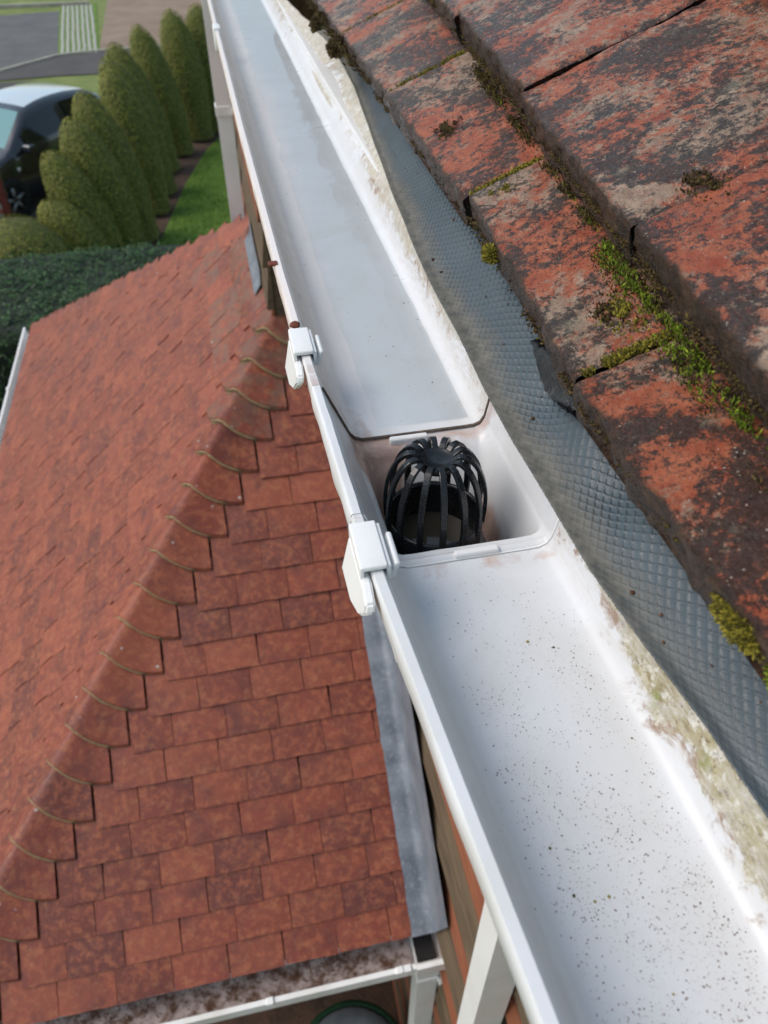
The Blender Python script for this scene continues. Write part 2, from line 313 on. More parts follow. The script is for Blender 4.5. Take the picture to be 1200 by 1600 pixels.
# ================================================================ SETTING: ground, road, paths
GZ = -Z0
def sheet(name, pts, z, mat): return tag(mesh(name, [(x, y, GZ + z) for x, y in pts], [tuple(range(len(pts)))], mat), kind='structure')
sheet('ground', [(-150, -40), (150, -40), (150, 220), (-150, 220)], -.012, M['verge'])
sheet('driveway', [(-12, 2.5), (-2.0, 2.5), (-2.3, 12), (-1.3, 16), (-1.15, 19), (-1.0, 23.0), (-12, 22.4)], 0.0, M['asphalt_dark'])
sheet('lawn', [(-1.25, 5), (.2, 5), (3, 9), (3, 20), (.3, 18.7), (-.5, 16.0), (-.95, 13.0), (-1.25, 11.5)], 0.0, M['lawn'])
sheet('soil_bed', [(-2.2, 10), (-1.3, 11.2), (-.95, 12.6), (-.55, 14.8), (-.1, 16.6), (.6, 18.4), (-.1, 19.2), (-.9, 17.2), (-1.3, 15), (-1.7, 12.8), (-2.9, 11)], .004, M['soil'])
sheet('verge', [(-4.6, 19.5), (-1.0, 20.5), (-.6, 22.95), (-3.6, 23.0), (-4.5, 22.5)], .008, M['verge'])
sheet('footpath', [(-14, 16.4), (-5.2, 22.9), (-3.4, 23.1), (6, 23.0), (6, 25.6), (-2.69, 25.5), (-3.77, 25.2), (-5.06, 23.75), (-14, 17.5)], .012, M['asphalt_dark'])
sheet('road', [(-30, 23), (-14, 17.6), (-5.06, 23.88), (-3.77, 25.35), (-3.95, 31.8), (-6.2, 31.4), (-30, 30)], .002, M['asphalt'])
sheet('paved_road', [(-2.69, 25.7), (14, 25.9), (14, 60), (-3.4, 60)], .002, M['tan'])
sheet('crossing_bed', [(-3.77, 25.4), (-2.69, 25.7), (-3.2, 33.), (-4.38, 32.6)], .003, M['lawn'])
sheet('shade_dark_yard', [(-1.9, -2), (.38, -2), (.38, 2), (-1.9, 2)], .006, M['soil'])  # ground sheet coloured dark to stand in for deep shade below the lower gutter
kb = empty('kerb', (-4.2, 25, GZ), 'pale weathered kerb stones between the asphalt and the footpath', 'kerb')
pts = [(-9, 20.9), (-8.1, 21.6), (-7.2, 22.25), (-6.2, 23.0), (-5.06, 23.84), (-4.4, 24.6), (-3.77, 25.3), (-3.2, 25.52), (-2.69, 25.62), (-1.8, 25.7), (-.9, 25.75), (0, 25.8), (1, 25.85)]
for (xa, ya), (xb, yb) in zip(pts, pts[1:]):
    L = math.hypot(xb - xa, yb - ya); o = MB().bbox((.006, -.06, -.05), (L - .006, .06, .05), .012).build('kerb_stone', M['kerb'], origin=(0, 0, 0)); place(o, (xa, ya, GZ), kb); o.rotation_euler.z = math.atan2(yb - ya, xb - xa)
cr = empty('paver_crossing', (-3.5, 29, GZ), 'six rows of pale paving blocks with grass growing between them beside the road', 'paving')
pv = MB().bbox((-.042, -.285, 0), (.042, .285, .05), .01).build('paving_block', M['paver'], origin=(0, 0, 0)); pvd = pv.data; first = True
for k in range(7):
    for j in range(12):
        y = 25.75 + j * .6; x = -3.66 + k * .15 - (y - 25.5) * .085
        o = pv if first else link(bpy.data.objects.new('paving_block', pvd)); first = False
        place(o, (x + rnd.uniform(-.01, .01), y, GZ - .03), cr); o.rotation_euler.z = R(5) + rnd.uniform(-.02, .02)
tag(MB().box((-9, 32.6, GZ - .02), (-3.4, 32.78, GZ + .1)).build('far_kerb', M['kerb']), kind='structure')

# ================================================================ MAIN ROOF GUTTER
def off(y, x=.16):
    f = interp([(-.5, .060), (.06, .0265), (.134, .021), (.243, .0135), (.30, .010), (.43, .0065), (.5, .004), (.6, .002), (1., -.001), (1.6, -.002), (3., -.002)], y)
    b = interp([(-.5, .030), (.06, .0125), (.20, .009), (.30, .006), (.43, .004), (.6, .005), (1., .005), (1.6, .007), (3., .007)], y)
    k = max(0, min(1, (x - .045) / .11)); return f + (b - f) * k
LZ, FZ = -.283, -.333
flapx = [(.6, 0), (.72, .002), (.84, .012), (.95, .022), (1.02, .026), (1.1, .030), (1.16, .034), (1.2, .045), (1.27, .053), (1.33, .048), (1.38, .036), (1.46, .035), (1.6, .028), (1.75, .018), (1.87, .012), (2.6, .012)]
def inner(y):
    fx = interp(flapx, y); w = (nz(y * 14, 3.3) * .004 + nz(y * 40, 1.3) * .002) * (sm(.8, 1.0, y)); r = fx + w
    return [(.0368, LZ), (.0415, LZ), (.0432, LZ - .003), (.0478, -.297), (.0528, -.3085), (.0578, -.320), (.0603, -.3258), (.0640, -.3303), (.0695, -.3327), (.076, FZ), (.090, FZ), (.104, FZ), (.118, FZ), (.132, FZ), (.146, FZ),
            (.1545, FZ + .0004), (.1590, -.3305), (.1618, -.3255), (.1640 + r * .2, -.312), (.1660 + r * .55, -.302 + r * .05), (.1680 + r, -.2925 + r * .14)]
def outer(y):
    q = inner(y)[-1]; return [(q[0] + .0022, q[1] - .0005), (.1690, -.315), (.1655, -.327), (.158, -.3345), (.146, -.3360), (.076, -.3360), (.066, -.3345), (.056, -.327), (.050, -.322), (.0425, -.305), (.0375, -.3015), (.0364, -.2995), (.0358, LZ - .002)]
def sweep(name, y0, y1, step, parent, grow=0., mat='gutter', dirt=None):
    ny = max(2, int((y1 - y0) / step)); V = []; al = []; ac = []; di = []
    for i in range(ny + 1):
        y = y0 + (y1 - y0) * i / ny; I = inner(y); O = outer(y); n = len(I) + len(O); cum = [0.]
        for a, b in zip(I, I[1:]): cum.append(cum[-1] + math.hypot(b[0] - a[0], b[1] - a[1]))
        for j, (x, z) in enumerate(I): V.append((x + off(y, x), y, z)); al.append(y); ac.append(cum[j] / cum[-1]); di.append(dirt(y, j / (len(I) - 1)) if dirt else 0.)
        wv = nz(y * 25, 8) * .0006
        for x, z in O: V.append((x + off(y, x) - grow + (wv if x < .05 else 0), y, z - grow)); al.append(y); ac.append(0.03 if x < .05 else 1.); di.append(0.)
    F = []
    for i in range(ny):
        for j in range(n): a = i * n + j; b = i * n + (j + 1) % n; F.append((a, a + n, b + n, b))
    F.append(tuple(range(n))); F.append(tuple(ny * n + k for k in reversed(range(n))))
    o = mesh(name, V, F, M[mat], parent, True, attrs=dict(along=al, across=ac, dirt=di)); sharp(o, 40); return o
def sharp(o, ang):
    bm = bmesh.new(); bm.from_mesh(o.data); 
    for e in bm.edges:
        if len(e.link_faces) == 2 and e.calc_face_angle(0) > R(ang): e.smooth = False
    bm.to_mesh(o.data); bm.free()
G = empty('roof_gutter', (.1, .4, FZ), 'white square section roof gutter with a drain outlet between two clips', 'gutter')
sweep('gutter_channel', .4302, 2.7, .012, G, dirt=lambda y, a: .45 * sm(.50, .44, y) * (a < .5))
sweep('gutter_channel', -.45, .3012, .008, G, dirt=lambda y, a: .35 * sm(.27, .297, y))
# running outlet: a height field that funnels down to the spigot
OX0, OX1, OY0, OY1 = .0705, .1555, .3160, .406
def outlet():
    y0, y1, ny = .3015, .4299, 90; V = []; al = []; ac = []; di = []; ncol = None
    for i in range(ny + 1):
        y = y0 + (y1 - y0) * i / ny; I = inner(y); pr = []
        for a, b in zip(I, I[1:]):
            L = math.hypot(b[0] - a[0], b[1] - a[1]); k = 8 if L > .012 else 4
            for q in range(k): pr.append((a[0] + (b[0] - a[0]) * q / k, a[1] + (b[1] - a[1]) * q / k))
        pr.append(I[-1]); ncol = len(pr)
        for j, (x, z) in enumerate(pr):
            z -= .0012 if j > 6 else 0
            mk = sm(OX0 - .006, OX0 + .004, x) * (1 - sm(OX1 - .003, OX1 + .006, x)); far = 1 - sm(OY1 - .028, OY1 + .016, y); nr = sm(OY0 - .002, OY0 + .006, y)
            d = mk * far * nr; z2 = z - .062 * d
            ridge = math.exp(-((y - .3055) / .0035) ** 2) * .0035 * sm(.055, .075, x) * (1 - sm(.156, .166, x)); z2 += ridge
            ripple = .0004 * nz(x * 60, y * 60)
            wob = .0005 * nz(y * 45, 2.2) if j < 8 else 0
            V.append((x + off(y, x) + wob, y, z2 + ripple)); al.append(y); ac.append(.1 + .6 * j / ncol if j > 10 else .02)
            corner = math.exp(-((x - .075) / .018) ** 2) * math.exp(-((y - .405) / .03) ** 2) * 1.0
            seam = math.exp(-((y - .425) / .008) ** 2) * .35 * (x > .06)
            di.append(corner * 1.05 + seam * 1.3 + .25 * math.exp(-((y - .41) / .012) ** 2) * (x > .06) + .75 * sm(.35, .9, d) + .25 * math.exp(-((y - .304) / .003) ** 2))
    F = [f for f in grid_faces(ny + 1, ncol, flip=False)]
    # outer skin of the lip and underside
    b = len(V); O0 = None
    for i in range(ny + 1):
        y = y0 + (y1 - y0) * i / ny; wv = .0008 * nz(y * 38, 6.1); I0 = inner(y)[0]
        for x, z in [(I0[0] - .0010, I0[1] - .001), (.0352 + wv, LZ - .012), (.0360 + wv * 1.5, -.302 - .0025 * nz(y * 30, 9)), (.047, -.322), (.064, -.342), (.064, -.402), (.165, -.402), (.168, -.34), (.1715, -.294)]:
            V.append((x + off(y, x), y, z)); al.append(y); ac.append(.02); di.append(0.05)
    n = 9
    for i in range(ny):
        for j in range(n - 1): a = b + i * n + j; F.append((a, a + 1, a + n + 1, a + n))
        F.append((i * ncol, b + i * n, b + (i + 1) * n, (i + 1) * ncol)); F.append((i * ncol + ncol - 1, (i + 1) * ncol + ncol - 1, b + (i + 1) * n + n - 1, b + i * n + n - 1))
    o = mesh('running_outlet', V, F, M['gutter'], G, True, attrs=dict(along=al, across=ac, dirt=di)); sharp(o, 55)
outlet()
mesh('drain_water', [(OX0 + .006, OY0 + .004, -.3905), (OX1 - .002, OY0 + .004, -.3905), (OX1 - .002, OY1 - .012, -.3905), (OX0 + .006, OY1 - .012, -.3905)], [(0, 1, 2, 3)], M['murk'], G)
# rubber gaskets where channel meets outlet
for yy in (.4296, .3018):
    I = inner(yy)[2:]; mb = MB(); mb.tube([(x + off(yy, x), yy + .0004, z + .0004) for x, z in I], .0011 if yy > .4 else .0006, 6); mb.build('gasket', M['gasket' if yy > .4 else 'pvc_dirty'], G, True)
for (x, y, dy) in ((.108, .4235, 0), (.1215, .3045, 0)):
    MB().bbox((x - .014, y - .0025, FZ - .004), (x + .014, y + .0025, FZ + .0035 + (0 if y > .4 else .001)), .002, 3).build('stop_tab', M['pvc_dirty'], G, True)
def clip(yc, x, L):
    mb = MB(); h = L / 2
    mb.bbox((x - .0052, yc - h, LZ - .012), (x - .0030, yc + h, LZ + .0030), .001).bbox((x - .0052, yc - h, LZ + .001), (x + .0092, yc + h, LZ + .0042), .0015, 3)
    o = mb.build('joint_clip', M['pvc_dirty'], G, True); sharp(o, 35)
    mb = MB().bbox((x + .0086, yc - h * .95, LZ - .008), (x + .0112, yc + h * .93, LZ + .0028), .0010, 3); mb.build('clip_hook', M['pvc'], o, True)
    mb = MB().bbox((-.0015, -h * .75, -.0085), (.0015, h * .65, .0030), .0012, 3, Matrix.Translation((x + .0142, yc - .001, LZ - .002)) @ Matrix.Rotation(R(18), 4, 'Y')); mb.build('release_tab', M['pvc'], o, True)
    fx = x - .0055; P = [(yc + h * .9, LZ - .003), (yc - h - .004, LZ - .003), (yc - h - .016, LZ - .005), (yc - h - .018, LZ - .010), (yc - h - .010, LZ - .019), (yc - h + .006, LZ - .026), (yc + h * .9, LZ - .027)]
    f = MB().prism([(fx, a, b) for a, b in P], (.0055, 0, 0)).build('bracket_body', M['pvc_dirty'], G); bv = bmesh.new(); bv.from_mesh(f.data); zt_ = max(v.co.z for v in bv.verts)
    for v in bv.verts: v.co.x -= .20 * (zt_ - v.co.z)
    bmesh.ops.bevel(bv, geom=list(bv.edges), offset=.0012, segments=2, affect='EDGES'); bv.to_mesh(f.data); bv.free()
    return o
c1 = clip(.484, .0362 + off(.484, .03), .034); clip(.274, .0362 + off(.274, .03), .034)
def blob(mb, c, r, sq=.6, n=7, seed=0):
    bm = bmesh.new(); bmesh.ops.create_icosphere(bm, subdivisions=2, radius=r)
    for v in bm.verts: v.co *= 1 + .35 * mn.noise(v.co * (1.6 / r) + Vector((seed, seed * 2, 0))); v.co.z *= sq; v.co += Vector(c)
    return mb.bm(bm)
blob(MB(), (.0375 + .004, .5075, LZ + .003), .0042, .5, seed=3).build('rust_lump', M['rust'], c1, True)
MB().bbox((.031, 1.53, LZ - .03), (.044, 1.565, LZ + .005), .002).build('fascia_bracket', M['pvc'], G, True)
MB().bbox((.0325, .615, LZ - .001), (.0405, .622, LZ + .0012), .0008).build('dirt_spot', M['rust'], G, True)
# standing water film in the far channel
V = []; ny = 260
for i in range(ny + 1):
    y = .440 + (2.6 - .440) * i / ny; j = nz(y * 17, 5) * .0032 + nz(y * 75, 9) * .0022 + nz(y * 210, 3) * .0016 + nz(y * 4, 2) * .004
    xl = .084 + j + .004 * sm(1.2, 1.8, y); 
    for q in range(5): x = xl + (.1525 + nz(y * 30, 4) * .0012 - xl) * q / 4; V.append((x + off(y, x), y, FZ + .0011))
tag(mesh('standing_water', V, grid_faces(ny + 1, 5, flip=True), M['water'], None, True), 'thin film of standing water lying in the far length of gutter', 'water')
# grit on the gutter floor
def grit(name, n, yf, label, smin, smax):
    mb = MB(); k = 0
    while k < n:
        y = yf(); x = rnd.uniform(.072, .156) if rnd.random() < .93 else rnd.uniform(.06, .165); z = FZ + .0003 + (max(0, .074 - x) + max(0, x - .154)) ** 1.5 * 4
        if rnd.random() > .35 + .9 * mn.noise(Vector((x * 40, y * 40, 3))) + .3: continue
        s = smin * (smax / smin) ** (rnd.random() ** 2.6); a = rnd.uniform(0, 6.3); e = rnd.uniform(.5, 1.); ca, sa = math.cos(a) * s, math.sin(a) * s; X = x + off(y, x)
        mb.add([(X + ca, y + sa, z), (X - sa * e, y + ca * e, z), (X - ca, y - sa, z), (X + sa * e, y - ca * e, z), (X, y, z + s * .55)], [(0, 1, 4), (1, 2, 4), (2, 3, 4), (3, 0, 4)]); k += 1
    return tag(mb.build(name, M['grit']), label, 'grit', kind='stuff')
grit('grit', 7500, lambda: .29 - .36 * rnd.random() ** .58, 'fine dark grit scattered over the floor of the near gutter', .00012, .00050)
grit('grit', 60, lambda: rnd.uniform(.45, 1.0), 'sparse dark specks lying in the far wet gutter', .0004, .0011)

mb = MB()
for k in range(22):
    y = .28 - .27 * rnd.random() ** .8; x = rnd.uniform(.075, .152); blob(mb, (x + off(y, x), y, FZ + .0004), .0003 + .0005 * rnd.random() ** 2, .5, seed=k * 1.3)
tag(mb.build('moss_crumbs', M['moss_olive'], None, True), 'tiny olive moss crumbs lying on the near gutter floor', 'moss', kind='stuff')

# ================================================================ LEAF GUARD
LC = (.1098, .3570)
LGW = mesh('sump_water', [(LC[0] + .032 * math.cos(k * .2618), LC[1] + .032 * math.sin(k * .2618), -.3700) for k in range(24)], [tuple(range(24))], M['murk'], G)
LG = empty('leaf_guard', (LC[0], LC[1], -.392), 'black plastic balloon leaf guard standing in the gutter outlet', 'leaf guard')
MB().lathe([(.0288, -.391), (.0312, -.391), (.0324, -.346), (.0320, -.3435), (.0303, -.3435), (.0296, -.346), (.0288, -.391)], (LC[0], LC[1], 0), 48, False).build('base_ring', M['black'], LG, True)
prof = [(.0360, -.348), (.0368, -.338), (.0366, -.328), (.0350, -.318), (.0318, -.3085), (.0268, -.3005), (.0210, -.2960), (.0160, -.2955), (.0122, -.2985), (.0095, -.301)]
sp = []                                                 # smooth the rib curve
for i in range(len(prof) - 1):
    for q in range(3): k = q / 3; sp.append((prof[i][0] + (prof[i + 1][0] - prof[i][0]) * k, prof[i][1] + (prof[i + 1][1] - prof[i][1]) * k))
sp.append(prof[-1])
for _ in range(2): sp = [sp[0]] + [((a[0] + 2 * b[0] + c[0]) / 4, (a[1] + 2 * b[1] + c[1]) / 4) for a, b, c in zip(sp, sp[1:], sp[2:])] + [sp[-1]]
for k in range(14):
    a = 2 * math.pi * (k + .28) / 14; jr = 1 + rnd.uniform(-.015, .015)
    pts = [(LC[0] + r * .88 * jr * math.cos(a), LC[1] + r * .88 * jr * math.sin(a), z + rnd.uniform(-.0002, .0002)) for r, z in sp]
    mb = MB().tube(pts, 1, 4, True, rect=(.0013, .00205, (math.cos(a), math.sin(a), 0.001)))
    o = mb.build('rib', M['black'], LG); bv = o.modifiers.new('bevel', 'BEVEL'); bv.width = .0005; bv.segments = 2
cap = MB().lathe([(.0105, -.3035), (.0125, -.3025), (.0128, -.2995), (.0120, -.2978), (.0098, -.2974), (.0094, -.2980), (.002, -.2980), (.0001, -.2980)], (LC[0], LC[1], 0), 40, False).build('cap', M['black'], LG, True)
for k in range(4):
    a = R(215 + k * 90); ca, sa = math.cos(a), math.sin(a)
    MB().tube([(LC[0] + .031 * ca, LC[1] + .031 * sa, -.378), (LC[0] + .028 * ca, LC[1] + .028 * sa, -.392)], .003, 8).build('clip_foot', M['black'], LG, True)

# ================================================================ EAVES FELT (diamond embossed membrane)
fe = [(-.4, .19), (.104, .1765), (.149, .1735), (.196, .167), (.244, .1615), (.295, .160), (.356, .158), (.42, .158), (.516, .161), (.666, .166), (.84, .179), (1.0, .192), (1.15, .203), (1.35, .208), (1.9, .20)]
cell = .0053; V = []; al = []; ac = []; nx = 84; y0, y1 = -.06, 1.34; ny = 2100
for i in range(ny + 1):
    y = y0 + (y1 - y0) * i / ny; xe = interp(fe, y) + .0016 * nz(y * 9, 1.7); xt = .212 + .006 * sm(.3, 1, y) + .02 * sm(.9, 1.3, y)
    ze = -.2915 + .0022 * nz(y * 8, 4.1) + .012 * sm(.95, 1.3, y)
    for j in range(nx + 1):
        u = j / nx; x = xe + (xt - xe) * u
        prof = .10 * u + .90 * sm(.10, 1.0, u) if True else u
        z = ze + (-.2545 - ze) * prof
        fold = .014 * math.exp(-((y - .318 - .02 * u) / .015) ** 2) * sm(.35, .9, u) - .006 * math.exp(-((y - .372) / .022) ** 2) * sm(.1, .7, u) - .007 * math.exp(-((y - .280) / .022) ** 2) * sm(.15, .7, u)
        z += fold + .0022 * nz(y * 13, u * 1.3, 2) * sm(0, .5, u)
        s = u * .0605; a = (y * .62 + s) / cell; b = (y * .62 - s) / cell
        fa = abs(a - round(a)); fb = abs(b - round(b)); e = max(math.exp(-(fa / .07) ** 2), math.exp(-(fb / .07) ** 2))
        mk = sm(.10, .32, u) * .9 + .18
        z += .00115 * e * mk
        V.append((x, y, z)); al.append(y); ac.append(u)
felt = mesh('eaves_felt', V, grid_faces(ny + 1, nx + 1, flip=True), M['felt'], None, True, attrs=dict(along=al, across=ac))
tag(felt, 'blue grey diamond embossed eaves felt lapping from under the roof tiles into the gutter', 'eaves felt')
md = felt.modifiers.new('thickness', 'SOLIDIFY'); md.thickness = .0012; md.offset = -1
# soft debris crumbs on the felt
def felt_at(y, u):
    i = int((y - y0) / (y1 - y0) * ny + .5); return V[max(0, min(ny, i)) * (nx + 1) + int(u * nx)]
mb = MB()
for k in range(60):
    p = felt_at(rnd.uniform(.05, .9), rnd.random() ** .4 * .93); blob(mb, (p[0], p[1], p[2] + .0005), .0006 + .0022 * rnd.random() ** 4, .7, seed=k)
for yy, u, r in ((.318, .8, .0035), (.262, .78, .0028), (.245, .76, .0026), (.222, .86, .003), (.212, .85, .0025)):
    p = felt_at(yy, u); blob(mb, (p[0], p[1], p[2] + .001), r, .8, seed=yy * 90)
tag(mb.build('soil_crumbs', M['debris'], None, True), 'dark crumbs of soil and moss lying on the eaves felt', 'debris', kind='stuff')

# ================================================================ MAIN ROOF TILES
TH = R(25); C25, S25 = math.cos(TH), math.sin(TH); T25 = S25 / C25
P0 = Vector((.184, .569, -.22)); NR = Vector((-S25, 0, C25)); UP = Vector((C25, 0, S25))
def rz(x, o=0.): return P0.z + (x - P0.x) * T25 + o / C25
ROOF = empty('main_roof', (.3, .6, -.25), 'weathered roof of thick red and grey concrete tiles with moss', 'roof')
def roof_tile(xa, ya, xb, yb, o, length, thick, seed, res=.0045, parent=ROOF, gap=.0011):
    """tile whose top front edge runs (xa,ya)->(xb,yb) with ya<yb, o = height of its top face above the lowest course"""
    nu = max(6, int((yb - ya) / res)); nv = max(4, int(length / res)); V = []; ed = []; ya += gap; yb -= gap
    rows = []                                          # (distance upslope, height below top, edge dirt)
    nf = max(3, int(thick / (res * .8)))
    for q in range(nf): k = q / nf; rows.append((-.0022 * (1 - k) + .0004 * k, thick * (1 - k), 1.))
    for q in range(3): a = math.pi / 2 * q / 3; rr = .004; rows.append((rr * (1 - math.sin(a)), rr * (1 - math.cos(a)) if q else 0.0, .9 - .15 * q))
    rows = rows[:nf] + [(.0002, .0028, .95), (.0010, .0009, .7), (.0030, 0., .45)]
    for q in range(1, nv + 1): rows.append((.004 + (length - .004) * q / nv, 0., .34 * math.exp(-q * res / .006)))
    tilt = .05
    for i in range(nu + 1):
        k = i / nu; x0 = xa + (xb - xa) * k; y = ya + (yb - ya) * k; side = min(k, 1 - k) * (yb - ya)
        edge_wob = .0026 * nz(y * 30, seed) + .0015 * nz(y * 90, seed + 4)
        for (d, h, e) in rows:
            base = Vector((x0, y, rz(x0, o)))
            hh = -h - (.0035 * math.exp(-side / .0025)) * (1 if h < thick * .5 else 0)
            n1 = .0016 * mn.noise(Vector((d * 18, y * 18, seed))) + .0008 * mn.noise(Vector((d * 70, y * 70, seed + 9))) + .0007 * mn.noise(Vector((d * 170, y * 170, seed + 2)))
            p = base + UP * (d + edge_wob * math.exp(-d / .012)) + NR * (hh + n1 - d * tilt)
            if e > .9: p += -UP * (.0022 * mn.noise(Vector((h * 150, y * 110, seed + 5))))
            V.append(p); ed.append(max(e, .55 * math.exp(-side / .004)))
    nc = len(rows); F = grid_faces(nu + 1, nc, flip=True)
    # flanks and underside
    b = len(V)
    for i in (0, nu):
        for j in range(nc):
            p = V[i * nc + j]; d = rows[j][0]; V.append(p + NR * (-(thick - rows[j][1]) - .0)); ed.append(1.)
    for j in range(nc - 1):
        F.append((j, j + 1, b + j + 1, b + j)); q = nu * nc; F.append((q + j + 1, q + j, b + nc + j, b + nc + j + 1))
    F.append((b, b + nc - 1, b + 2 * nc - 1, b + nc))
    return mesh('roof_tile', V, F, M['tile'], parent, True, attrs=dict(edge=ed))
r1y = [-.5, -.225, .05, .322, .569, .86, 1.14, 1.42, 1.70, 1.98, 2.26]
r1x = lambda y: interp([(-.5, .178), (.05, .172), (.322, .1705), (.569, .184), (.86, .183), (1.14, .184), (1.42, .187), (2.3, .19)], y)
for i, (a, b) in enumerate(zip(r1y, r1y[1:])):
    j = rnd.uniform(-.002, .002); roof_tile(r1x(a) + j, a, r1x(b) + j, b, rnd.uniform(-.001, .001), .17, .026, i * 3.1 + 1, .0042 if 0 <= a < 1.2 else .01)
r2x = lambda y: .2275 + .072 * (y - .3) - .012
r2y = [-.56, -.325, -.09, .148, .385, .622, .872, 1.12, 1.37, 1.62, 1.87, 2.12]
for i, (a, b) in enumerate(zip(r2y, r2y[1:])):
    j = rnd.uniform(-.002, .002); roof_tile(r2x(a) + j, a, r2x(b) + j, b, .0285 + rnd.uniform(-.001, .0015),   .24, .027, i * 2.7 + 50, .0042 if -.05 < a < 1.0 else .01)
r3x = lambda y: .383 + .072 * (y - .54)
for row in range(4):
    for i in range(9):
        a = -.6 + .27 * i + (.13 if row % 2 == 0 else 0); b = a + .27
        roof_tile(r3x(a) + row * .15, a, r3x(b) + row * .15, b, .060 + row * .030 - .008, .26, .029, i * 1.9 + row * 13 + 90, .012)
tag(MB().prism([(.24, -.6, -.30), (1.1, -.6, .10), (1.1, -.6, -.30)], (0, 3.4, 0)).build('roof_deck', M['dark'], ROOF), kind='stuff')
# crumpled old felt in the shade at one eaves corner
V2 = []
for i in range(41):
    y = .30 + .115 * i / 40
    for j in range(9): u = j / 8; V2.append((.186 + .016 * u - .006 * math.sin(math.pi * i / 40), y, -.262 + .016 * u + .003 * nz(i * .9, j * .6, 3) + .004 * math.sin(u * 5 + i * .2)))
tag(mesh('torn_felt', V2, grid_faces(41, 9, flip=True), m_simple('black_felt', (.004, .004, .005), (.009, .009, .010), 60, .28, 0, .6, .002), None, True), 'crumpled strip of black felt poking out beneath the eave tile', 'roofing felt')

# ================================================================ MOSS
def spikes(mb, p, n, L, w):
    d = (Vector(n) + Vector((rnd.gauss(0, .45), rnd.gauss(0, .45), rnd.gauss(0, .3)))).normalized(); a = d.orthogonal().normalized(); b = d.cross(a); L *= rnd.uniform(.55, 1.3); ph = rnd.uniform(0, 6.3); p = Vector(p)
    q = [p + (a * math.cos(ph + k * 2.094) + b * math.sin(ph + k * 2.094)) * w for k in range(3)]
    m = [p + d * L * .55 + (a * math.cos(ph + k * 2.094 + .6) + b * math.sin(ph + k * 2.094 + .6)) * w * 1.25 for k in range(3)]
    mb.add(q + m + [p + d * L], [(0, 1, 4, 3), (1, 2, 5, 4), (2, 0, 3, 5), (3, 4, 6), (4, 5, 6), (5, 3, 6)])
def moss_line(mb, pts, n, wid, L, w=.0005, normal=NR, lift=0, gate=.22):
    pts = [Vector(p) for p in pts]
    for _ in range(n):
        t = rnd.random() * (len(pts) - 1); i = int(t); f = t - i; p = pts[i].lerp(pts[i + 1], f)
        if mn.noise(p * 45) + .5 * mn.noise(p * 130) + gate < rnd.random() * .8: continue
        r = rnd.gauss(0, wid * .5); p = p + Vector((rnd.gauss(0, wid * .35), rnd.gauss(0, wid * .35), 0)); p += Vector(normal) * max(0, lift + .5 * wid * (1 - abs(r) / wid) + rnd.uniform(-.4, .3) * wid)
        spikes(mb, p, normal, L, w)
def on1(x, y, d=0.): return Vector((x, y, rz(x, d)))
def on2(x, y, d=0.): return Vector((x, y, rz(x, .030 + d) - .004))
def jline(y, xs, f=on1): return [f(x, y + .0012 * nz(x * 80, y * 9), -.0035 - .05 * (x - .18)) for x in xs]
fr = lambda a, b, n: [a + (b - a) * i / (n - 1) for i in range(n)]
mb = MB()
moss_line(mb, jline(.322, fr(.178, .228, 8)), 2600, .0042, .0032, gate=.5)
moss_line(mb, jline(.569, fr(.19, .250, 8)), 2000, .0036, .0028, gate=.5)
moss_line(mb, jline(.86, fr(.19, .268, 8)), 1800, .0040, .0030, gate=.5)
moss_line(mb, jline(1.14, fr(.19, .285, 8)), 900, .0045, .003, gate=.5)
tag(mb.build('moss', M['moss_olive']), 'olive moss filling the joints between the eave tiles', 'moss', kind='stuff')
mb = MB()
step = lambda y: on1(r2x(y) + .0085, y, -.0045)
moss_line(mb, [step(y) for y in fr(.20, .335, 14)], 3600, .0062, .0034, .00048)
moss_line(mb, [step(y) + Vector((-.002, 0, 0)) for y in fr(.335, .43, 10)], 2600, .0055, .0032, .00048)
moss_line(mb, [step(y) for y in fr(.43, .55, 10)], 800, .003, .003)
moss_line(mb, [step(y) for y in fr(.55, .72, 10)], 500, .0025, .0025)
moss_line(mb, [on2(r3x(y), y, 0) for y in fr(.45, .6, 8)], 900, .006, .004)
moss_line(mb, [Vector((.186, y, -.248)) for y in fr(.13, .21, 10)], 900, .004, .0035, .0005, (-.6, 0, .5))
moss_line(mb, [step(y) + Vector((-.007, 0, -.003)) for y in fr(.26, .42, 14)], 1500, .008, .0026, .0004)
tag(mb.build('moss', M['moss_bright']), 'bright green moss growing in the step between the two lower tile courses', 'moss', kind='stuff')
mb = MB()
moss_line(mb, [step(y) for y in fr(.15, .8, 40)], 5200, .0085, .0030, .0005)
moss_line(mb, [step(y) + Vector((-.008, 0, -.004)) for y in fr(.2, .45, 20)], 1500, .010, .0026, .0004)
moss_line(mb, [Vector((r1x(y) + .0068, y, -.238)) for y in fr(.03, 1.6, 60)], 7000, .0055, .0022, .0006, (-.7, 0, .3))
moss_line(mb, [Vector((r2x(y) + .0062, y, rz(r2x(y), .013))) for y in fr(.1, 1.1, 40)], 5200, .0055, .0022, .0006, (-.7, 0, .3))
moss_line(mb, [Vector((r1x(y) + .002, y, -.232)) for y in fr(1.0, 1.75, 40)], 1800, .012, .006, .0009, (-.7, 0, .6))
tag(mb.build('moss', M['moss_dark']), 'dark brown moss crusting the front edges of the tiles', 'moss', kind='stuff')
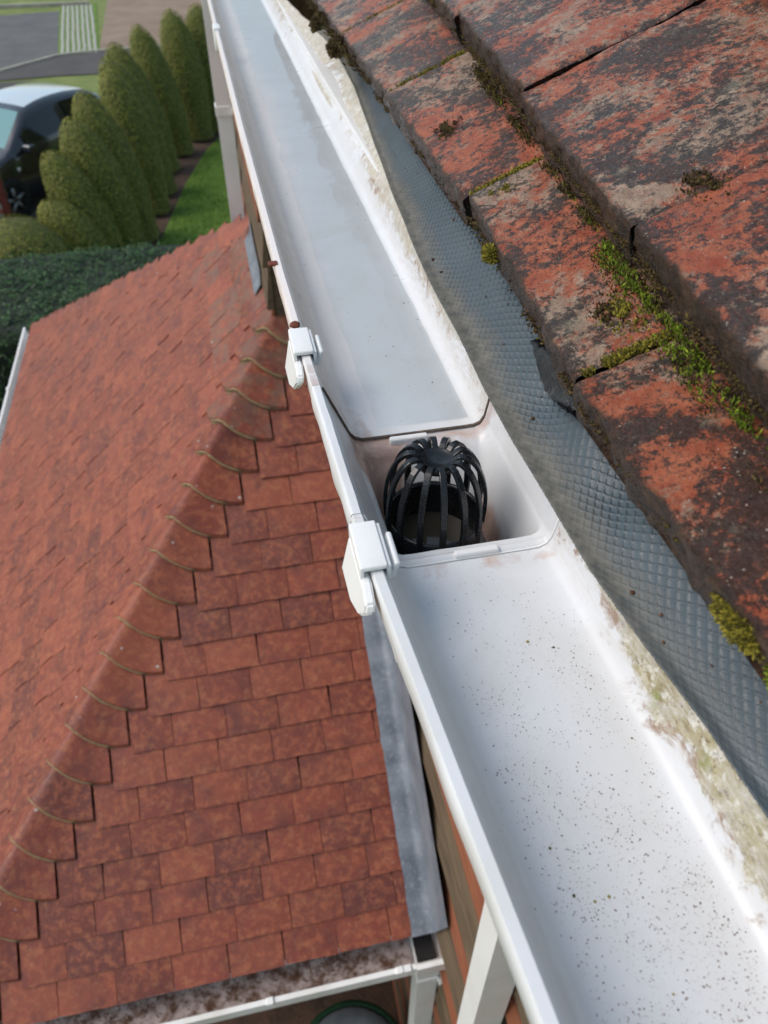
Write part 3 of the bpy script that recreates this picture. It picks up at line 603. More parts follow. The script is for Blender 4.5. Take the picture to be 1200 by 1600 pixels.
def cushion(c, n, rx, ry, h, count, mat, label, L=.0034, w=.00055):
    mb = MB(); n = Vector(n).normalized(); c = Vector(c); a = Vector((0, 1, 0)); a = (a - n * a.dot(n)).normalized(); b = n.cross(a); sd = rnd.uniform(0, 50)
    bm = bmesh.new(); bmesh.ops.create_icosphere(bm, subdivisions=3, radius=1)
    for v in bm.verts:
        q = v.co * (1 + .35 * mn.noise(v.co * 1.8 + Vector((sd, 0, 0)))); v.co = c + a * q.x * ry * .9 + b * q.y * rx * .9 + n * (q.z * h * .85)
    core = MB().bm(bm); flat = h < .0058
    for _ in range(count):
        if flat:
            gx, gy = rnd.gauss(0, .5), rnd.gauss(0, .5)
            if mn.noise(Vector((gx * 2.2, gy * 2.2, sd))) < -.08: continue
            spikes(mb, c + a * gx * ry * 1.3 + b * gy * rx * 1.3 + n * (h * .6 * max(0, 1 - math.hypot(gx, gy)) - .0012), n, L * .8, w); continue
        v = Vector((rnd.gauss(0, 1), rnd.gauss(0, 1), abs(rnd.gauss(0, 1)))).normalized(); q = v * (1 + .35 * mn.noise(v * 1.8 + Vector((sd, 0, 0))))
        spikes(mb, c + a * q.x * ry * .9 + b * q.y * rx * .9 + n * q.z * h * .85, (a * v.x * .6 + b * v.y * .6 + n * (v.z + .3)), L, w)
    e = empty('moss_cushion', c, label, 'moss', 'cushions of moss on the roof tiles')
    if not flat: core.build('moss_bed', M['mosscore'], e, True)
    mb.build('moss_shoots', M[mat], e)
    return e
F1 = (-.75, 0, .6)
cushion((.183, .492, -.234), F1, .005, .009, .0062, 460, 'moss_olive', 'round olive moss cushion bulging from the eave tile edge above the felt')
cushion((.178, .160, -.237), F1, .006, .017, .0060, 900, 'moss_olive', 'large yellow green moss cushion at the tile edge on the right border')
cushion((.182, .128, -.241), F1, .006, .012, .006, 700, 'moss_bright', 'green moss cushion just below the large yellow green one at the tile edge')
cushion(on1(.205, .70, .000), NR, .009, .013, .0030, 420, 'moss_dark', 'flat dark moss pad in the middle of the greyest eave tile', .0026)
cushion(on1(.208, .545, 0), NR, .003, .0055, .003, 150, 'moss_olive', 'small yellow moss tuft on the eave tile below the mossy joint')
cushion(on1(.199, .548, 0), NR, .003, .004, .002, 80, 'moss_olive', 'tiny yellow moss tuft left of the other small tuft')
cushion(on1(.215, .352, 0), NR, .013, .015, .0025, 500, 'moss_olive', 'spreading olive moss patch beside the joint of the two nearest eave tiles', .003)
cushion(on1(.203, .360, 0), NR, .008, .011, .002, 260, 'moss_dark', 'thin brown moss patch left of the spreading olive patch', .003)
cushion(on2(.262, .386, .001), NR, .006, .014, .004, 520, 'moss_dark', 'dark brown moss cushion sitting in the joint of the second tile course', .003)
cushion(on2(.270, .470, -.004), NR, .004, .008, .002, 170, 'moss_olive', 'flat yellow moss patch on the second course tile beside grey lichen', .0024)
cushion(on2(.262, .448, -.004), NR, .004, .006, .002, 140, 'moss_olive', 'smaller yellow moss patch next to the flat one on the second course', .0024)
cushion(on2(.318, .520, -.006), NR, .007, .009, .003, 260, 'moss_olive', 'yellow moss patch near the top right corner of the roof', .0028)
cushion(on2(.252, .333, -.003), NR, .003, .004, .0025, 120, 'moss_olive', 'lone round moss dot on the second course tile at the right border', .0026)
cushion((.182, 1.145, -.238), F1, .012, .020, .012, 500, 'moss_dark', 'dark moss lump hanging off the far eave tiles above the crumpled gutter edge', .005, .0009)
cushion((.180, 1.30, -.236), F1, .012, .018, .010, 400, 'moss_dark', 'second dark moss lump farther along the eave tiles', .005, .0009)
cushion((.171, .236, -.3005), (-.9, 0, .35), .003, .010, .0015, 260, 'moss_bright', 'small green moss patch clinging to the back wall of the near gutter', .0016, .00035)

# ================================================================ MAIN HOUSE WALL (weatherboards), fascia
HW = empty('house_wall', (.6, .6, GZ), 'timber boarded house wall below the roof gutter', 'wall')
MB().box((.39, -.6, GZ), (.9, 2.42, -.33)).build('wall_core', M['dark'], HW)
MB().box((.135, 2.405, GZ), (.9, 6.2, -.34)).build('wall_core', M['wood'], HW)
zz = -.36; k = 0
while zz > GZ + .05:
    h = .15; red = k % 4 in (1,) 
    m = M['wood_red'] if k % 3 == 0 else M['wood']
    MB().prism([(.388, -.6, zz), (.376, -.6, zz), (.342, -.6, zz - h + .012), (.388, -.6, zz - h + .012)], (0, 2.99, 0)).build('weatherboard', m, HW)
    if zz > -1.9 or zz < -2.2: MB().prism([(.133, 2.40, zz), (.125, 2.40, zz), (.108, 2.40, zz - h), (.133, 2.40, zz - h)], (0, 3.80, 0)).build('weatherboard', M['wood_red'] if k in (2, 3, 6) else m, HW)
    zz -= h; k += 1
tag(MB().bbox((.178, -.6, -.42), (.196, 2.7, -.302), .002).build('fascia_board', M['pvc']), 'white fascia board behind the roof gutter', 'fascia')
tag(MB().box((.197, -.6, -.432), (.40, 2.25, -.422)).build('soffit', M['pvc']), 'white soffit board under the eaves', 'soffit')

# ================================================================ DOWNPIPES
def square_pipe(name, pts, label, w=.0325, clips=()):
    e = empty(name, (pts[-1][0], pts[-1][1], pts[-1][2]), label, 'downpipe')
    mb = MB()
    for a, b in zip(pts, pts[1:]):
        mb.tube([a, b], 1, 4, True, rect=(w, w * .98, (1, 0, .001)))
    mb.build('pipe', M['pvc'], e)
    for z in clips:
        x, y = pts[-1][0], pts[-1][1]; MB().bbox((x - w - .004, y - w - .004, z - .02), (x + w + .004, y + w + .004, z + .02), .003).bbox((x + w, y - w - .02, z - .012), (x + w + .03, y + w + .02, z + .012), .002).build('pipe_clip', M['pvc'], e)
    return e
square_pipe('downpipe', [(.113, .366, -.40), (.113, .366, -.47), (.305, .43, -.66), (.305, .43, -.74), (.305, .43, GZ)], 'white square downpipe dropping from the roof gutter outlet', .0325, (-1.2, -2.35))
square_pipe('downpipe', [(.074, 3.6, -.345), (.074, 3.6, GZ)], 'distant white square downpipe on the projecting wall beyond the lower roof', .031, (-.95, -2.2))

# ================================================================ LOWER HIPPED ROOF
c45 = math.sqrt(.5)
EY, EZ = .847, -2.6; XH0 = -1.16; KA = .82             # eave of the near slope; hip line x = XH0 + KA * (y - EY)
sA = KA / math.hypot(1, KA); cA = 1 / math.hypot(1, KA); GA = .1 * cA; GX = .1 * sA   # plan steps of one course on the two slopes
LR = empty('lower_roof', (-.4, 2.2, -2.6), 'lower hipped roof of small red clay tiles below the gutter', 'roof')
hz = lambda x, y: min(EZ + KA * (y - EY), EZ + (x - XH0))
XW, XP = .38, .122                                    # wall planes at the near part and at the projecting part
far_y = lambda x: 3.36 - 1.47 * (x - .065)
XB0 = XH0 - 6 * GX
deck = MB(); d = -.02
zb = lambda x: EZ + x - XH0 + d
deck.add([(XB0, EY, zb(XB0)), (XH0, EY, EZ + d), (XP, EY + (XP - XH0) / KA, zb(XP)), (XP, far_y(XP), zb(XP)), (XB0, far_y(XB0), zb(XB0)), (XW, EY, EZ + d), (XW, 2.42, EZ + d + KA * (2.42 - EY)), (.6, far_y(XB0), zb(XB0))],
         [(0, 1, 2, 3, 4), (1, 5, 6, 2), (4, 3, 7)])
tag(deck.build('roof_deck', M['dark'], LR), kind='stuff')
def tile_mesh(w, mat, name='plain_tile', L=.165, seed=0, jag=.0012):
    nu, nv = 5, 4; V = []; rr = random.Random(seed)
    for i in range(nu):
        k = i / (nu - 1) - .5
        for j in range(nv):
            q = j / (nv - 1); y = L * q ** 1.2; z = .0185 - y * .068 + .0012 * (1 - 4 * k * k)
            V.append((k * w, y + (rr.uniform(-jag, jag) if j == 0 else 0), z + rr.uniform(-.0006, .0006)))
    F = grid_faces(nu, nv)
    b = len(V)
    for i in range(nu): v = V[i * nv]; V.append((v[0], v[1] + .001, v[2] - .010))
    for i in range(nu - 1): F.append((i * nv, b + i, b + i + 1, (i + 1) * nv)[::-1])
    V += [(V[nv - 1][0], V[nv - 1][1], V[nv - 1][2] - .010), (V[nu * nv - 1][0], V[nu * nv - 1][1], V[nu * nv - 1][2] - .010)]
    F.append(tuple(range(nv)) + (b + nu, b)); F.append(tuple(reversed([(nu - 1) * nv + j for j in range(nv)] + [b + nu + 1, b + nu - 1])))
    me = bpy.data.meshes.new(name); me.from_pydata(V, [], F); me.update(); me.materials.append(mat)
    return me
TM = [tile_mesh(.1625, M['clay'], seed=s) for s in range(4)]; TML = [tile_mesh(.1625, M['clay_lichen'], seed=s + 9) for s in range(2)]
RA = Matrix(((1, 0, 0), (0, cA, -sA), (0, sA, cA))); RB = Matrix(((0, c45, -c45), (-1, 0, 0), (0, c45, c45)))
tiles = []                                            # (distance, p, rot, width, lichen)
W_ = .165
for i in range(21):
    y = EY + GA * i - .01; xh = XH0 + GX * i; x = xh + .2135; n = 0; xe = .335
    if xh > .09: break
    x0 = x; first_w = W_ * (.78 if i % 2 else .95)
    while x < xe - .03:
        w = first_w if n == 0 else W_; 
        if x + w > xe: w = xe - x
        tiles.append((Vector((x + w / 2, y, EZ + KA * (y - EY))), RA, w, xh > -.10 and rnd.random() < .4)); x += w; n += 1
for i in range(-6, 22):
    x = XH0 + GX * i - .01; ya = max(EY, EY + GA * i + .205); yb = far_y(x) - .02; y = ya; n = 0
    if x > XP - .0: break
    while y < yb - .03:
        w = W_ * (.6 if i % 2 else 1.) if n == 0 else W_
        if y + w > yb: w = yb - y
        tiles.append((Vector((x, y + w / 2, EZ + (x - XH0))), RB, w, x > -.18 and rnd.random() < .4)); y += w; n += 1
def px_size(t):
    p, r, w, l = t; d = p.length; n = Vector((r[0][2], r[1][2], r[2][2])); return max(0.02, -n.dot(p) / d) * w / (d * d) * (.2 if (p.x < -1.0 and p.y < 2.2) else 1)
tiles.sort(key=px_size, reverse=True)
rest = MB()
for q, (p, r, w, lich) in enumerate(tiles):
    mt = rnd.choice(TML if lich else TM); jit = Matrix.Rotation(rnd.gauss(0, .010), 3, 'Z') @ Matrix.Rotation(rnd.gauss(0, .008), 3, 'X') @ Matrix.Rotation(rnd.gauss(0, .008), 3, 'Y')
    m3 = r @ jit; pp = p + Vector((r[0][2], r[1][2], r[2][2])) * rnd.uniform(-.001, .0015)
    if q < 296:
        o = link(bpy.data.objects.new('plain_tile', mt)); place(o, pp, LR); o.rotation_euler = m3.to_euler(); o.scale.x = w / W_
    else: rest.add([pp + m3 @ Vector((v.co.x * w / W_, v.co.y, v.co.z)) for v in mt.vertices], [tuple(f.vertices) for f in mt.polygons])
if rest.v: tag(rest.build('plain_tiles', M['clay'], LR), kind='stuff')
# bonnet tiles
def bonnet(H, dA, dB, uphill, w, mat, lift=.022, seed=0, k_up=1.55):
    """H lower corner on the hip, dA/dB horizontal arm directions along the two courses, uphill = step vector of one course along the hip"""
    nu, nv = 17, 6; V = []; H = Vector(H); dA = Vector(dA); dB = Vector(dB); u = Vector(uphill)
    for j in range(nv):
        s = j / (nv - 1); q = H + u * (s * (k_up if mat != 'far' else 1.25)); ww = w * (1 - .05 * s); lf = lift * (1 - .35 * s) ; drop = -.0215 * s
        for i in range(nu):
            t = i / (nu - 1); a, b_, c = (1 - t) ** 3 + 3 * t * (1 - t) ** 2 * .34, 0, t ** 3 + 3 * t * t * (1 - t) * .34
            wa, wb = (ww, ww) if mat == 'far' else (w - s * k_up * u.x, w - s * k_up * u.y)
            p = q + dA * wa * a + dB * wb * c
            up_ = .0300 + drop + lf * math.sin(math.pi * t) ** 1.5
            if mat != 'far': up_ += (hz(p.x, p.y) - q.z)
            V.append(p + Vector((0, 0, up_ + .0015 * mn.noise(Vector((t * 3, s * 3, seed))))))
    F = [f for f in grid_faces(nv, nu)]; b = len(V); fm = [0] * len(F)
    for i in range(nu): V.append(V[i] + Vector((0, 0, -.011)) - u * .02)
    for i in range(nu): V.append(H + (V[i] - H) * .985 + Vector((0, 0, -.010)) + u * .05)
    for i in range(nu): p = V[b + nu + i]; V.append(Vector((p.x, p.y, hz(p.x, p.y) - .01 if mat != 'far' else p.z - .05)))
    for q in range(3):
        for i in range(nu - 1):
            a = (i if q == 0 else b + (q - 1) * nu + i); c_ = b + q * nu + i; F.append((a, c_, c_ + 1, a + 1)); fm.append(0 if q == 0 else 1)
    for i0 in (0, nu - 1):
        b2 = len(V)
        for j in range(nv): V.append(V[j * nu + i0] + Vector((0, 0, -.022)))
        for j in range(nv - 1): q = (j * nu + i0, (j + 1) * nu + i0, b2 + j + 1, b2 + j); F.append(q if i0 == 0 else q[::-1]); fm.append(0)
    return mesh('bonnet_tile', V, F, None, LR, True, mats=[M['bonnet'] if mat != 'lich' else M['clay_lichen'], M['mortar']], fmat=fm)
for i in range(20):
    y = EY + GA * i; x = XH0 + GX * i
    if x > XP - .055: break
    o = bonnet((x, y, EZ + KA * (y - EY)), (1, 0, 0), (0, 1, 0), (GX, GA, GX), .208, 'lich' if i > 15 else 'near', seed=i * 1.7); sharp(o, 45)
    # pale mortar and moss fillet under the lower rim of each bonnet
    vs = [o.data.vertices[k].co for k in range(17)]
    O = Vector(o.location) + WL[LR.name] - Vector((0, 0, Z0))
    pts = [O + v + Vector((-.001, -.001, -.0105)) for v in vs][2:12]
    MB().tube(pts, [.0030 + .0034 * abs(nz(q * .9, i * 3.1)) for q in range(len(pts))], 6).build('mortar_fillet', M['mortar'], LR, True)
fh = 0
for i in [q * 1.7 - 6 for q in range(17)]:
    x = XH0 + GX * i
    if x > XP - .08: break
    y = far_y(x); o = bonnet((x, y, EZ + (x - XH0)), (0, -1, 0), (.75, .3, 0), (GX * 1.7, -1.47 * GX * 1.7, GX * 1.7), .15, 'far', lift=.052, seed=i * 2.3 + 40); sharp(o, 45)
# mortar bedding at the top where both hips meet the wall
mb = MB(); nxm, nym = 10, 40; V3 = []
for i in range(nym):
    y = 2.46 + (far_y(XP) + .04 - 2.46) * i / (nym - 1)
    for j in range(nxm):
        x = -.06 + (XP + .0 + .06) * j / (nxm - 1); x2 = x + .03 * nz(y * 8, j * .7)
        h = -.01 + .052 * sm(0, .7, j / (nxm - 1)) + .012 * nz(x * 25, y * 25, 5) ; h -= .06 * (1 - sm(0, 8, i)) + .05 * (1 - sm(0, 6, nym - 1 - i)); V3.append((min(x2, XP - .004), y, EZ + (x2 - XH0) + h))
tag(mesh('mortar_bed', V3, grid_faces(nym, nxm, flip=True), M['clay_lichen'], LR, True), 'lichen covered mortar bed where the hips meet the wall')
# lead flashing
V3 = []; ny = 150
for i in range(ny + 1):
    s = i / ny; y = EY - .02 + 1.56 * s; z = EZ + KA * (y - EY); st = ((y - EY) / GA) % 1
    for j, (x, h) in enumerate(((.264, .033), (.288, .037), (.308, .036), (.324, .038), (.3335, .06), (.3340, .34))):
        wob = .006 * nz(y * 12, j * 3) + .004 * nz(y * 40, j * 5)
        V3.append((x + (wob * .6 if j == 0 else 0), y - (h + wob) * .3, z + h + (.009 * (1 - st) if j < 4 else 0) * .8 + (wob if 0 < j < 5 else 0)))
mesh('lead_flashing', V3, grid_faces(ny + 1, 6, flip=True), M['lead'], LR, True)
V3 = []
for i in range(31):
    y = 2.62 + .48 * i / 30
    for j, (x, h) in enumerate(((.078, .052), (.092, .058), (.103, .066), (.106, .12))): V3.append((x, y, EZ + min(x, .1) - XH0 + h + .004 * nz(y * 14, j)))
mesh('lead_apron', V3, grid_faces(31, 4, flip=True), M['lead'], LR, True)

# lower gutter with its outlet and downpipe
LGU = empty('lower_gutter', (-.3, .8, -2.72), 'white gutter full of brown leaf litter along the lower roof eave', 'gutter')
gy0, gy1, gzt, gzf = .748, .868, -2.645, -2.695
def chan(x0, x1, name, parent, ys=(gy0, gy1), zt=gzt, zf=gzf, axis='x', mat='pvc_dirty'):
    a, b = ys; P = [(a, zt), (a + .015, zt), (a + .015, zt - .004), (a + .012, zt - .004), (a + .022, zf), (b - .012, zf), (b - .004, zt - .002), (b, zt - .002), (b, zf - .006), (a + .012, zf - .006), (a, zf - .001)]
    f = (lambda p, x: (x, p[0], p[1])) if axis == 'x' else (lambda p, x: (p[0], x, p[1]))
    V = [f(p, x0) for p in P] + [f(p, x1) for p in P]; n = len(P)
    return mesh(name, V, [(i, (i + 1) % n, n + (i + 1) % n, n + i) if axis != 'x' else (n + i, n + (i + 1) % n, (i + 1) % n, i) for i in range(n)] + [tuple(range(n)) if axis == 'x' else tuple(reversed(range(n))), tuple(reversed(range(n, 2 * n))) if axis == 'x' else tuple(range(n, 2 * n))], M[mat], parent)
chan(-1.45, .262, 'gutter_channel', LGU)
ou = chan(.2625, .368, 'outlet_box', LGU, (gy0 - .006, gy1 + .004), gzt + .004, gzf - .004)
MB().box((.366, gy0 - .006, gzf - .01), (.371, gy1 + .004, gzt + .004)).build('stop_end', M['pvc'], ou)
MB().bbox((.2735, gy0 + .03, gzf - .0035), (.335, gy1 - .018, gzf + .018), .002).build('outlet_hole', M['dark'], ou)
for x in (.21, .235, -.19, -.75):
    MB().bbox((x - .011, gy0 - .004, gzt - .014), (x + .011, gy0 + .016, gzt + .007), .002).build('gutter_clip', M['pvc'], LGU)
MB().bbox((-1.45, gy0 + .012, gzf - .10), (.37, gy0 + .030, gzf - .0065), .002).build('gutter_skirt', M['pvc_dirty'], LGU) if False else None
V3 = []
for i in range(121):
    x = -1.44 + 1.70 * i / 120
    for j in range(9): y = gy0 + .0215 + (gy1 - gy0 - .034) * j / 8; V3.append((x, y, gzf + .003 + .004 * abs(nz(x * 14, y * 60)) + .004 * nz(x * 5, 3) * (j / 8)))
mesh('silt', V3, grid_faces(121, 9, flip=True), m_simple('silt', (.07, .028, .014), (.34, .29, .28), 22, .8, 0, .5, .003, (.20, .13, .10), (.40, .58)), LGU, True)
mb = MB()
for k in range(2200):
    x = -1.3 + 1.5 * rnd.random(); dn = .30 + .9 * nz(x * 7, 1.5) + .25 * (x < -.1); 
    if rnd.random() > dn: continue
    y = gy0 + .028 + (gy1 - gy0 - .045) * min(1, abs(rnd.gauss(.62, .28))) ; s = rnd.uniform(.0012, .0042); a = rnd.uniform(0, 6.3); z = gzf + .007 + rnd.uniform(0, .006) * max(.1, dn)
    if y > gy1 - .012: continue
    ca, sa = math.cos(a) * s, math.sin(a) * s; e = rnd.uniform(.3, .9); h = s * rnd.uniform(.1, .6)
    mb.add([(x + ca, y + sa, z), (x - sa * e, y + ca * e, z + h), (x - ca, y - sa, z), (x + sa * e, y - ca * e, z - h * .4)], [(0, 1, 2), (0, 2, 3)])
tag(mb.build('leaf_litter', M['debris']), 'brown leaf litter and silt lying in the lower gutter', 'leaf litter', kind='stuff')
e = square_pipe('downpipe', [(.31, .80, gzf - .012), (.31, .80, GZ)], 'white square downpipe at the corner of the lower gutter', .034, (-2.86,))
MB().tube([(.345, .765, -2.80), (.372, .765, -2.80), (.376, .765, -2.84)], .006, 6).build('pipe_hook', M['pvc'], e)
FG = empty('lower_gutter', (XB0, 3, -2.8), 'white gutter along the far left eave of the lower roof', 'gutter')
chan(.85, far_y(XB0) + .1, 'gutter_channel', FG, (XB0 - .085, XB0 + .022), EZ + (XB0 - XH0) - .012, EZ + (XB0 - XH0) - .065, 'y', 'pvc')
for y in (3.2, 4.1, 4.95): MB().bbox((XB0 - .090, y - .015, EZ + (XB0 - XH0) - .03), (XB0 - .070, y + .015, EZ + (XB0 - XH0) - .005), .002).build('gutter_clip', M['pvc'], FG)

# wall of the low wing under the lower roof: bricks one by one where they can be seen
LW = empty('wing_wall', (-.4, 1.05, GZ), 'shaded red brick wall below the lower gutter', 'wall')
MB().box((-1.22, 1.562, GZ), (.36, 1.7, -2.72)).build('mortar_core', M['wallmortar'], LW)
MB().box((-1.26, 1.71, GZ), (.12, 4.5, -2.78)).build('wall_core', M['brick'], LW)
MB().bbox((-1.4, .90, -2.86), (.345, 1.56, -2.73), .004).build('soffit_beam', M['wood'], LW)
bk = MB().bbox((-.1065, 0, -.0325), (.1065, .02, .0325), .004, 1).build('brick', M['brick'], origin=(0, 0, 0)); bd = bk.data; first = True
for c in range(24):
    z = -2.86 - c * .075
    for j in range(8):
        x = -1.10 + j * .225 + (.1125 if c % 2 else 0)
        if x > .3 or x < -1.15: continue
        o = bk if first else link(bpy.data.objects.new('brick', bd)); first = False; place(o, (x, 1.552 + rnd.uniform(-.002, .002), z), LW)
WBc = (.04, .86)
WB = empty('water_butt', (WBc[0], WBc[1], GZ), 'green plastic water butt with a grey lid beneath the lower gutter', 'water butt')
wz = .92
MB().lathe([(.205, 0), (.235, .45), (.245, wz - .05), (.262, wz - .045), (.262, wz), (.238, wz)], (WBc[0], WBc[1], GZ), 40, False).build('barrel', M['butt'], WB, True)
MB().lathe([(.237, wz - .012), (.225, wz + .004), (.15, wz + .014), (.14, wz + .006), (.001, wz + .010)], (WBc[0], WBc[1], GZ), 40, False).build('lid', M['buttlid'], WB, True)

# ================================================================ PLANTING
def leafy(mb, P, N, size, n_=3):
    P = Vector(P); N = (Vector(N) + Vector((rnd.gauss(0, .32), rnd.gauss(0, .32), rnd.gauss(0, .32)))).normalized(); a = N.orthogonal().normalized(); a.rotate(Matrix.Rotation(rnd.uniform(0, 6.3), 3, N)); b = N.cross(a); s = size * rnd.uniform(.6, 1.3)
    mb.add([P - a * s, P + b * s * .38, P + a * s, P - b * s * .38], [(0, 1, 2, 3)])
def yew_variant(seed, N):
    r0 = random.Random(seed); mb = MB(); core = MB()
    def prof(t): return (.74 + .26 * sm(0, .5, t)) * max(0., 1 - max(0., (t - .42) / .58) ** 2.2) ** .50
    def wob(a, t): return 1 + .06 * mn.noise(Vector((math.cos(a) * 1.8, math.sin(a) * 1.8, t * 4 + seed))) + .025 * mn.noise(Vector((math.cos(a) * 5, math.sin(a) * 5, t * 11 + seed)))
    V = []; nt, na = 16, 18
    for i in range(nt + 1):
        t = i / nt
        for k in range(na): a = 2 * math.pi * k / na; r = max(.0, prof(t) * .945 * wob(a, t)); V.append((r * math.cos(a), r * math.sin(a), t * .985))
    F = [(i * na + k, i * na + (k + 1) % na, (i + 1) * na + (k + 1) % na, (i + 1) * na + k) for i in range(nt) for k in range(na)]; core.add(V, F)
    for _ in range(N):
        t = r0.random() ** .9; a = r0.uniform(0, 6.283); w = wob(a, t) * (1 + r0.gauss(0, .018)); r = prof(t) * w
        if r0.random() > prof(t) + .15: continue
        n = Vector((math.cos(a), math.sin(a), (.25 if t < .6 else .25 + (t - .6) * 2))).normalized()
        # anisotropic: unit is radius in x/y and height in z; leaf size set in metres after scaling
        P = Vector((r * math.cos(a), r * math.sin(a), t)); mb.v.append((P, n))
    return core, mb.v
YV = [yew_variant(s, 12000) for s in (1, 2, 3)]
yews = [((.11, 17.77), (.09, -2.81), .33, 'first clipped yew cone from the house wall, half hidden behind the white gutter'), ((-.19, 17.27), (-.40, -2.80), .34, 'second clipped yew cone from the house wall, tall and full'),
        ((-.59, 16.39), (-.99, -2.87), .35, 'third clipped yew cone from the house wall'), ((-.87, 15.5), (-1.38, -2.96), .34, 'fourth clipped yew cone from the house wall'),
        ((-.97, 14.35), (-1.40, -2.92), .31, 'narrow clipped yew cone mostly hidden behind the fifth cone'), ((-1.06, 13.5), (-1.34, -2.90), .37, 'fifth clipped yew cone, beside the rear of the parked car'),
        ((-1.25, 12.45), (-1.66, -2.93), .37, 'clipped yew cone overlapping the car rear light'), ((-1.44, 11.87), (-1.81, -3.11), .37, 'clipped yew cone covering the car rear door'),
        ((-1.66, 11.4), (-2.10, -3.37), .40, 'clipped yew cone covering the car front door'), ((-1.80, 10.9), (-2.18, -3.82), .40, 'shorter clipped yew cone in front of the car wheel'), ((-2.42, 10.3), (-2.62, -3.80), .58, 'lowest broad clipped yew behind the dark hedge')]
for k, (b, a, r, lab) in enumerate(yews):
    r = .60 if 'lowest' in lab else .375 + .02 * math.sin(k * 2.1)

    e = empty('yew_tree', (b[0], b[1], GZ), lab, 'tree', 'clipped yew cones along the lawn'); core, lv = YV[k % 3]; H = a[1] - GZ; lean = a[0] - b[0]
    def tf(p): return Vector((b[0] + lean * p[2] + p[0] * r, b[1] + p[1] * r, GZ + .06 + p[2] * (H - .06)))
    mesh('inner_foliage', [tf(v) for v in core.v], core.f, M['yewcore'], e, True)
    mb = MB()
    for P, n in lv: leafy(mb, tf(P), n, .016)
    mb.build('foliage', M['yew'], e); MB().tube([(b[0], b[1], GZ), (b[0] + lean * .3, b[1], GZ + H * .3)], .04, 8).build('trunk', M['bark'], e, True)
HG = empty('hedge', (-1.9, 6.9, GZ), 'dark green leafy hedge behind the lower roof ridge', 'hedge')
hx0, hx1, hy0, hy1, hzt = -4.6, -.35, 6.1, 7.75, -3.15
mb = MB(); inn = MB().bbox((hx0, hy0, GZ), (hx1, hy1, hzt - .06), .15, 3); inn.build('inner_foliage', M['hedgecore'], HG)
for k in range(26000):
    q = rnd.random(); x = rnd.uniform(hx0, hx1); y = rnd.uniform(hy0, hy1); z = rnd.uniform(-4.6, hzt)
    top = hzt - .05 + .06 * nz(x * 2.2, y * 2.2) + .03 * nz(x * 7, y * 7)
    if q < .62: P, n = (x, y, top - .22 * (max(0, abs(y - (hy0 + hy1) / 2) / ((hy1 - hy0) / 2) - .72)) + rnd.gauss(0, .025)), (0, -.2, 1)
    elif q < .8: P, n = (x, hy0 - .03 + rnd.gauss(0, .03), z), (0, -1, .3)
    elif q < .9: P, n = (x, hy1 + .0 + rnd.gauss(0, .03), z), (0, 1, .3)
    else: P, n = (hx1 + .02 + rnd.gauss(0, .03), y, z), (1, 0, .3)
    leafy(mb, P, n, .024)
mb.build('foliage', M['hedge'], HG)
mb = MB()
for k in range(22000):
    y = 10 + 9 * rnd.random(); x = rnd.uniform(-1.3, 1.6)
    if x < interp([(10, -1.2), (12.6, -.92), (14.8, -.52), (16.6, -.06), (18.4, .62), (19, 1.)], y) + .06 * nz(y * 5, 2): continue
    a = rnd.uniform(0, 6.3); s = rnd.uniform(.012, .022); h = rnd.uniform(.02, .045); ca, sa = math.cos(a), math.sin(a)
    mb.add([(x - ca * s * .4, y - sa * s * .4, GZ), (x + ca * s * .4, y + sa * s * .4, GZ), (x + sa * s, y - ca * s, GZ + h)], [(0, 1, 2)])
tag(mb.build('lawn_grass', M['grass']), 'short green lawn grass beside the yew cones', 'grass', kind='stuff')

# brick gate pier with a maroon post at the left border
GP = empty('gate_pier', (-3.05, 11.5, GZ), 'brick pier with a maroon post at the left border of the picture', 'pier')
MB().box((-3.9, 11.3, GZ), (-2.89, 11.75, -2.9)).build('pier_core', M['wallmortar'], GP)
for c in range(28):
    for j in range(4): 
        x = -3.8 + j * .225 + (.11 if c % 2 else 0)
        for (yy) in (11.292,): o = link(bpy.data.objects.new('brick', bd)); place(o, (x, yy, GZ + .05 + c * .075), GP)
    for j in range(2): o = link(bpy.data.objects.new('brick', bd)); place(o, (-2.881, 11.42 + j * .225 - (.06 if c % 2 else 0), GZ + .05 + c * .075), GP); o.rotation_euler.z = R(90)
MB().bbox((-2.865, 11.25, GZ), (-2.79, 11.33, -2.8), .006).build('post', M['maroon'], GP)

# ================================================================ PARKED CAR
CAR = empty('parked_car', (0, 0, 0), 'dark blue hatchback car parked behind the yew cones', 'car')
WL[CAR.name] = Vector((0, 0, Z0))
tx = [0, .06, .2, .5, .85, 1.0, 1.15, 1.3, 1.45, 1.6, 1.75, 2.0, 2.2, 2.4, 2.7, 3.0, 3.2, 3.4, 3.52, 3.6, 3.66]
zbt = [(0, .55), (.06, .66), (.2, .74), (.5, .82), (.85, .90), (1.0, .93), (1.6, .97), (2.4, 1.0), (3.2, 1.04), (3.5, 1.03), (3.6, .95), (3.66, .8)]
zrt = [(0, .57), (.06, .70), (.2, .80), (.5, .88), (.85, .95), (1.0, 1.02), (1.6, 1.40), (1.85, 1.46), (2.3, 1.48), (2.8, 1.45), (3.2, 1.38), (3.4, 1.29), (3.52, 1.16), (3.6, 1.0), (3.66, .83)]
wt_ = [(0, .62), (.06, .70), (.2, .77), (.6, .81), (1.5, .835), (2.6, .835), (3.2, .80), (3.5, .76), (3.66, .70)]
fwd = Vector((-.58, -.8146, 0)); lft = Vector((.8146, -.58, 0))
fw = Vector((-3.28, 13.72, GZ)); org = fw + fwd * .72 - lft * .80                   # front centre on the ground
def cw(x, y, z): return org - fwd * x + lft * y + Vector((0, 0, z))
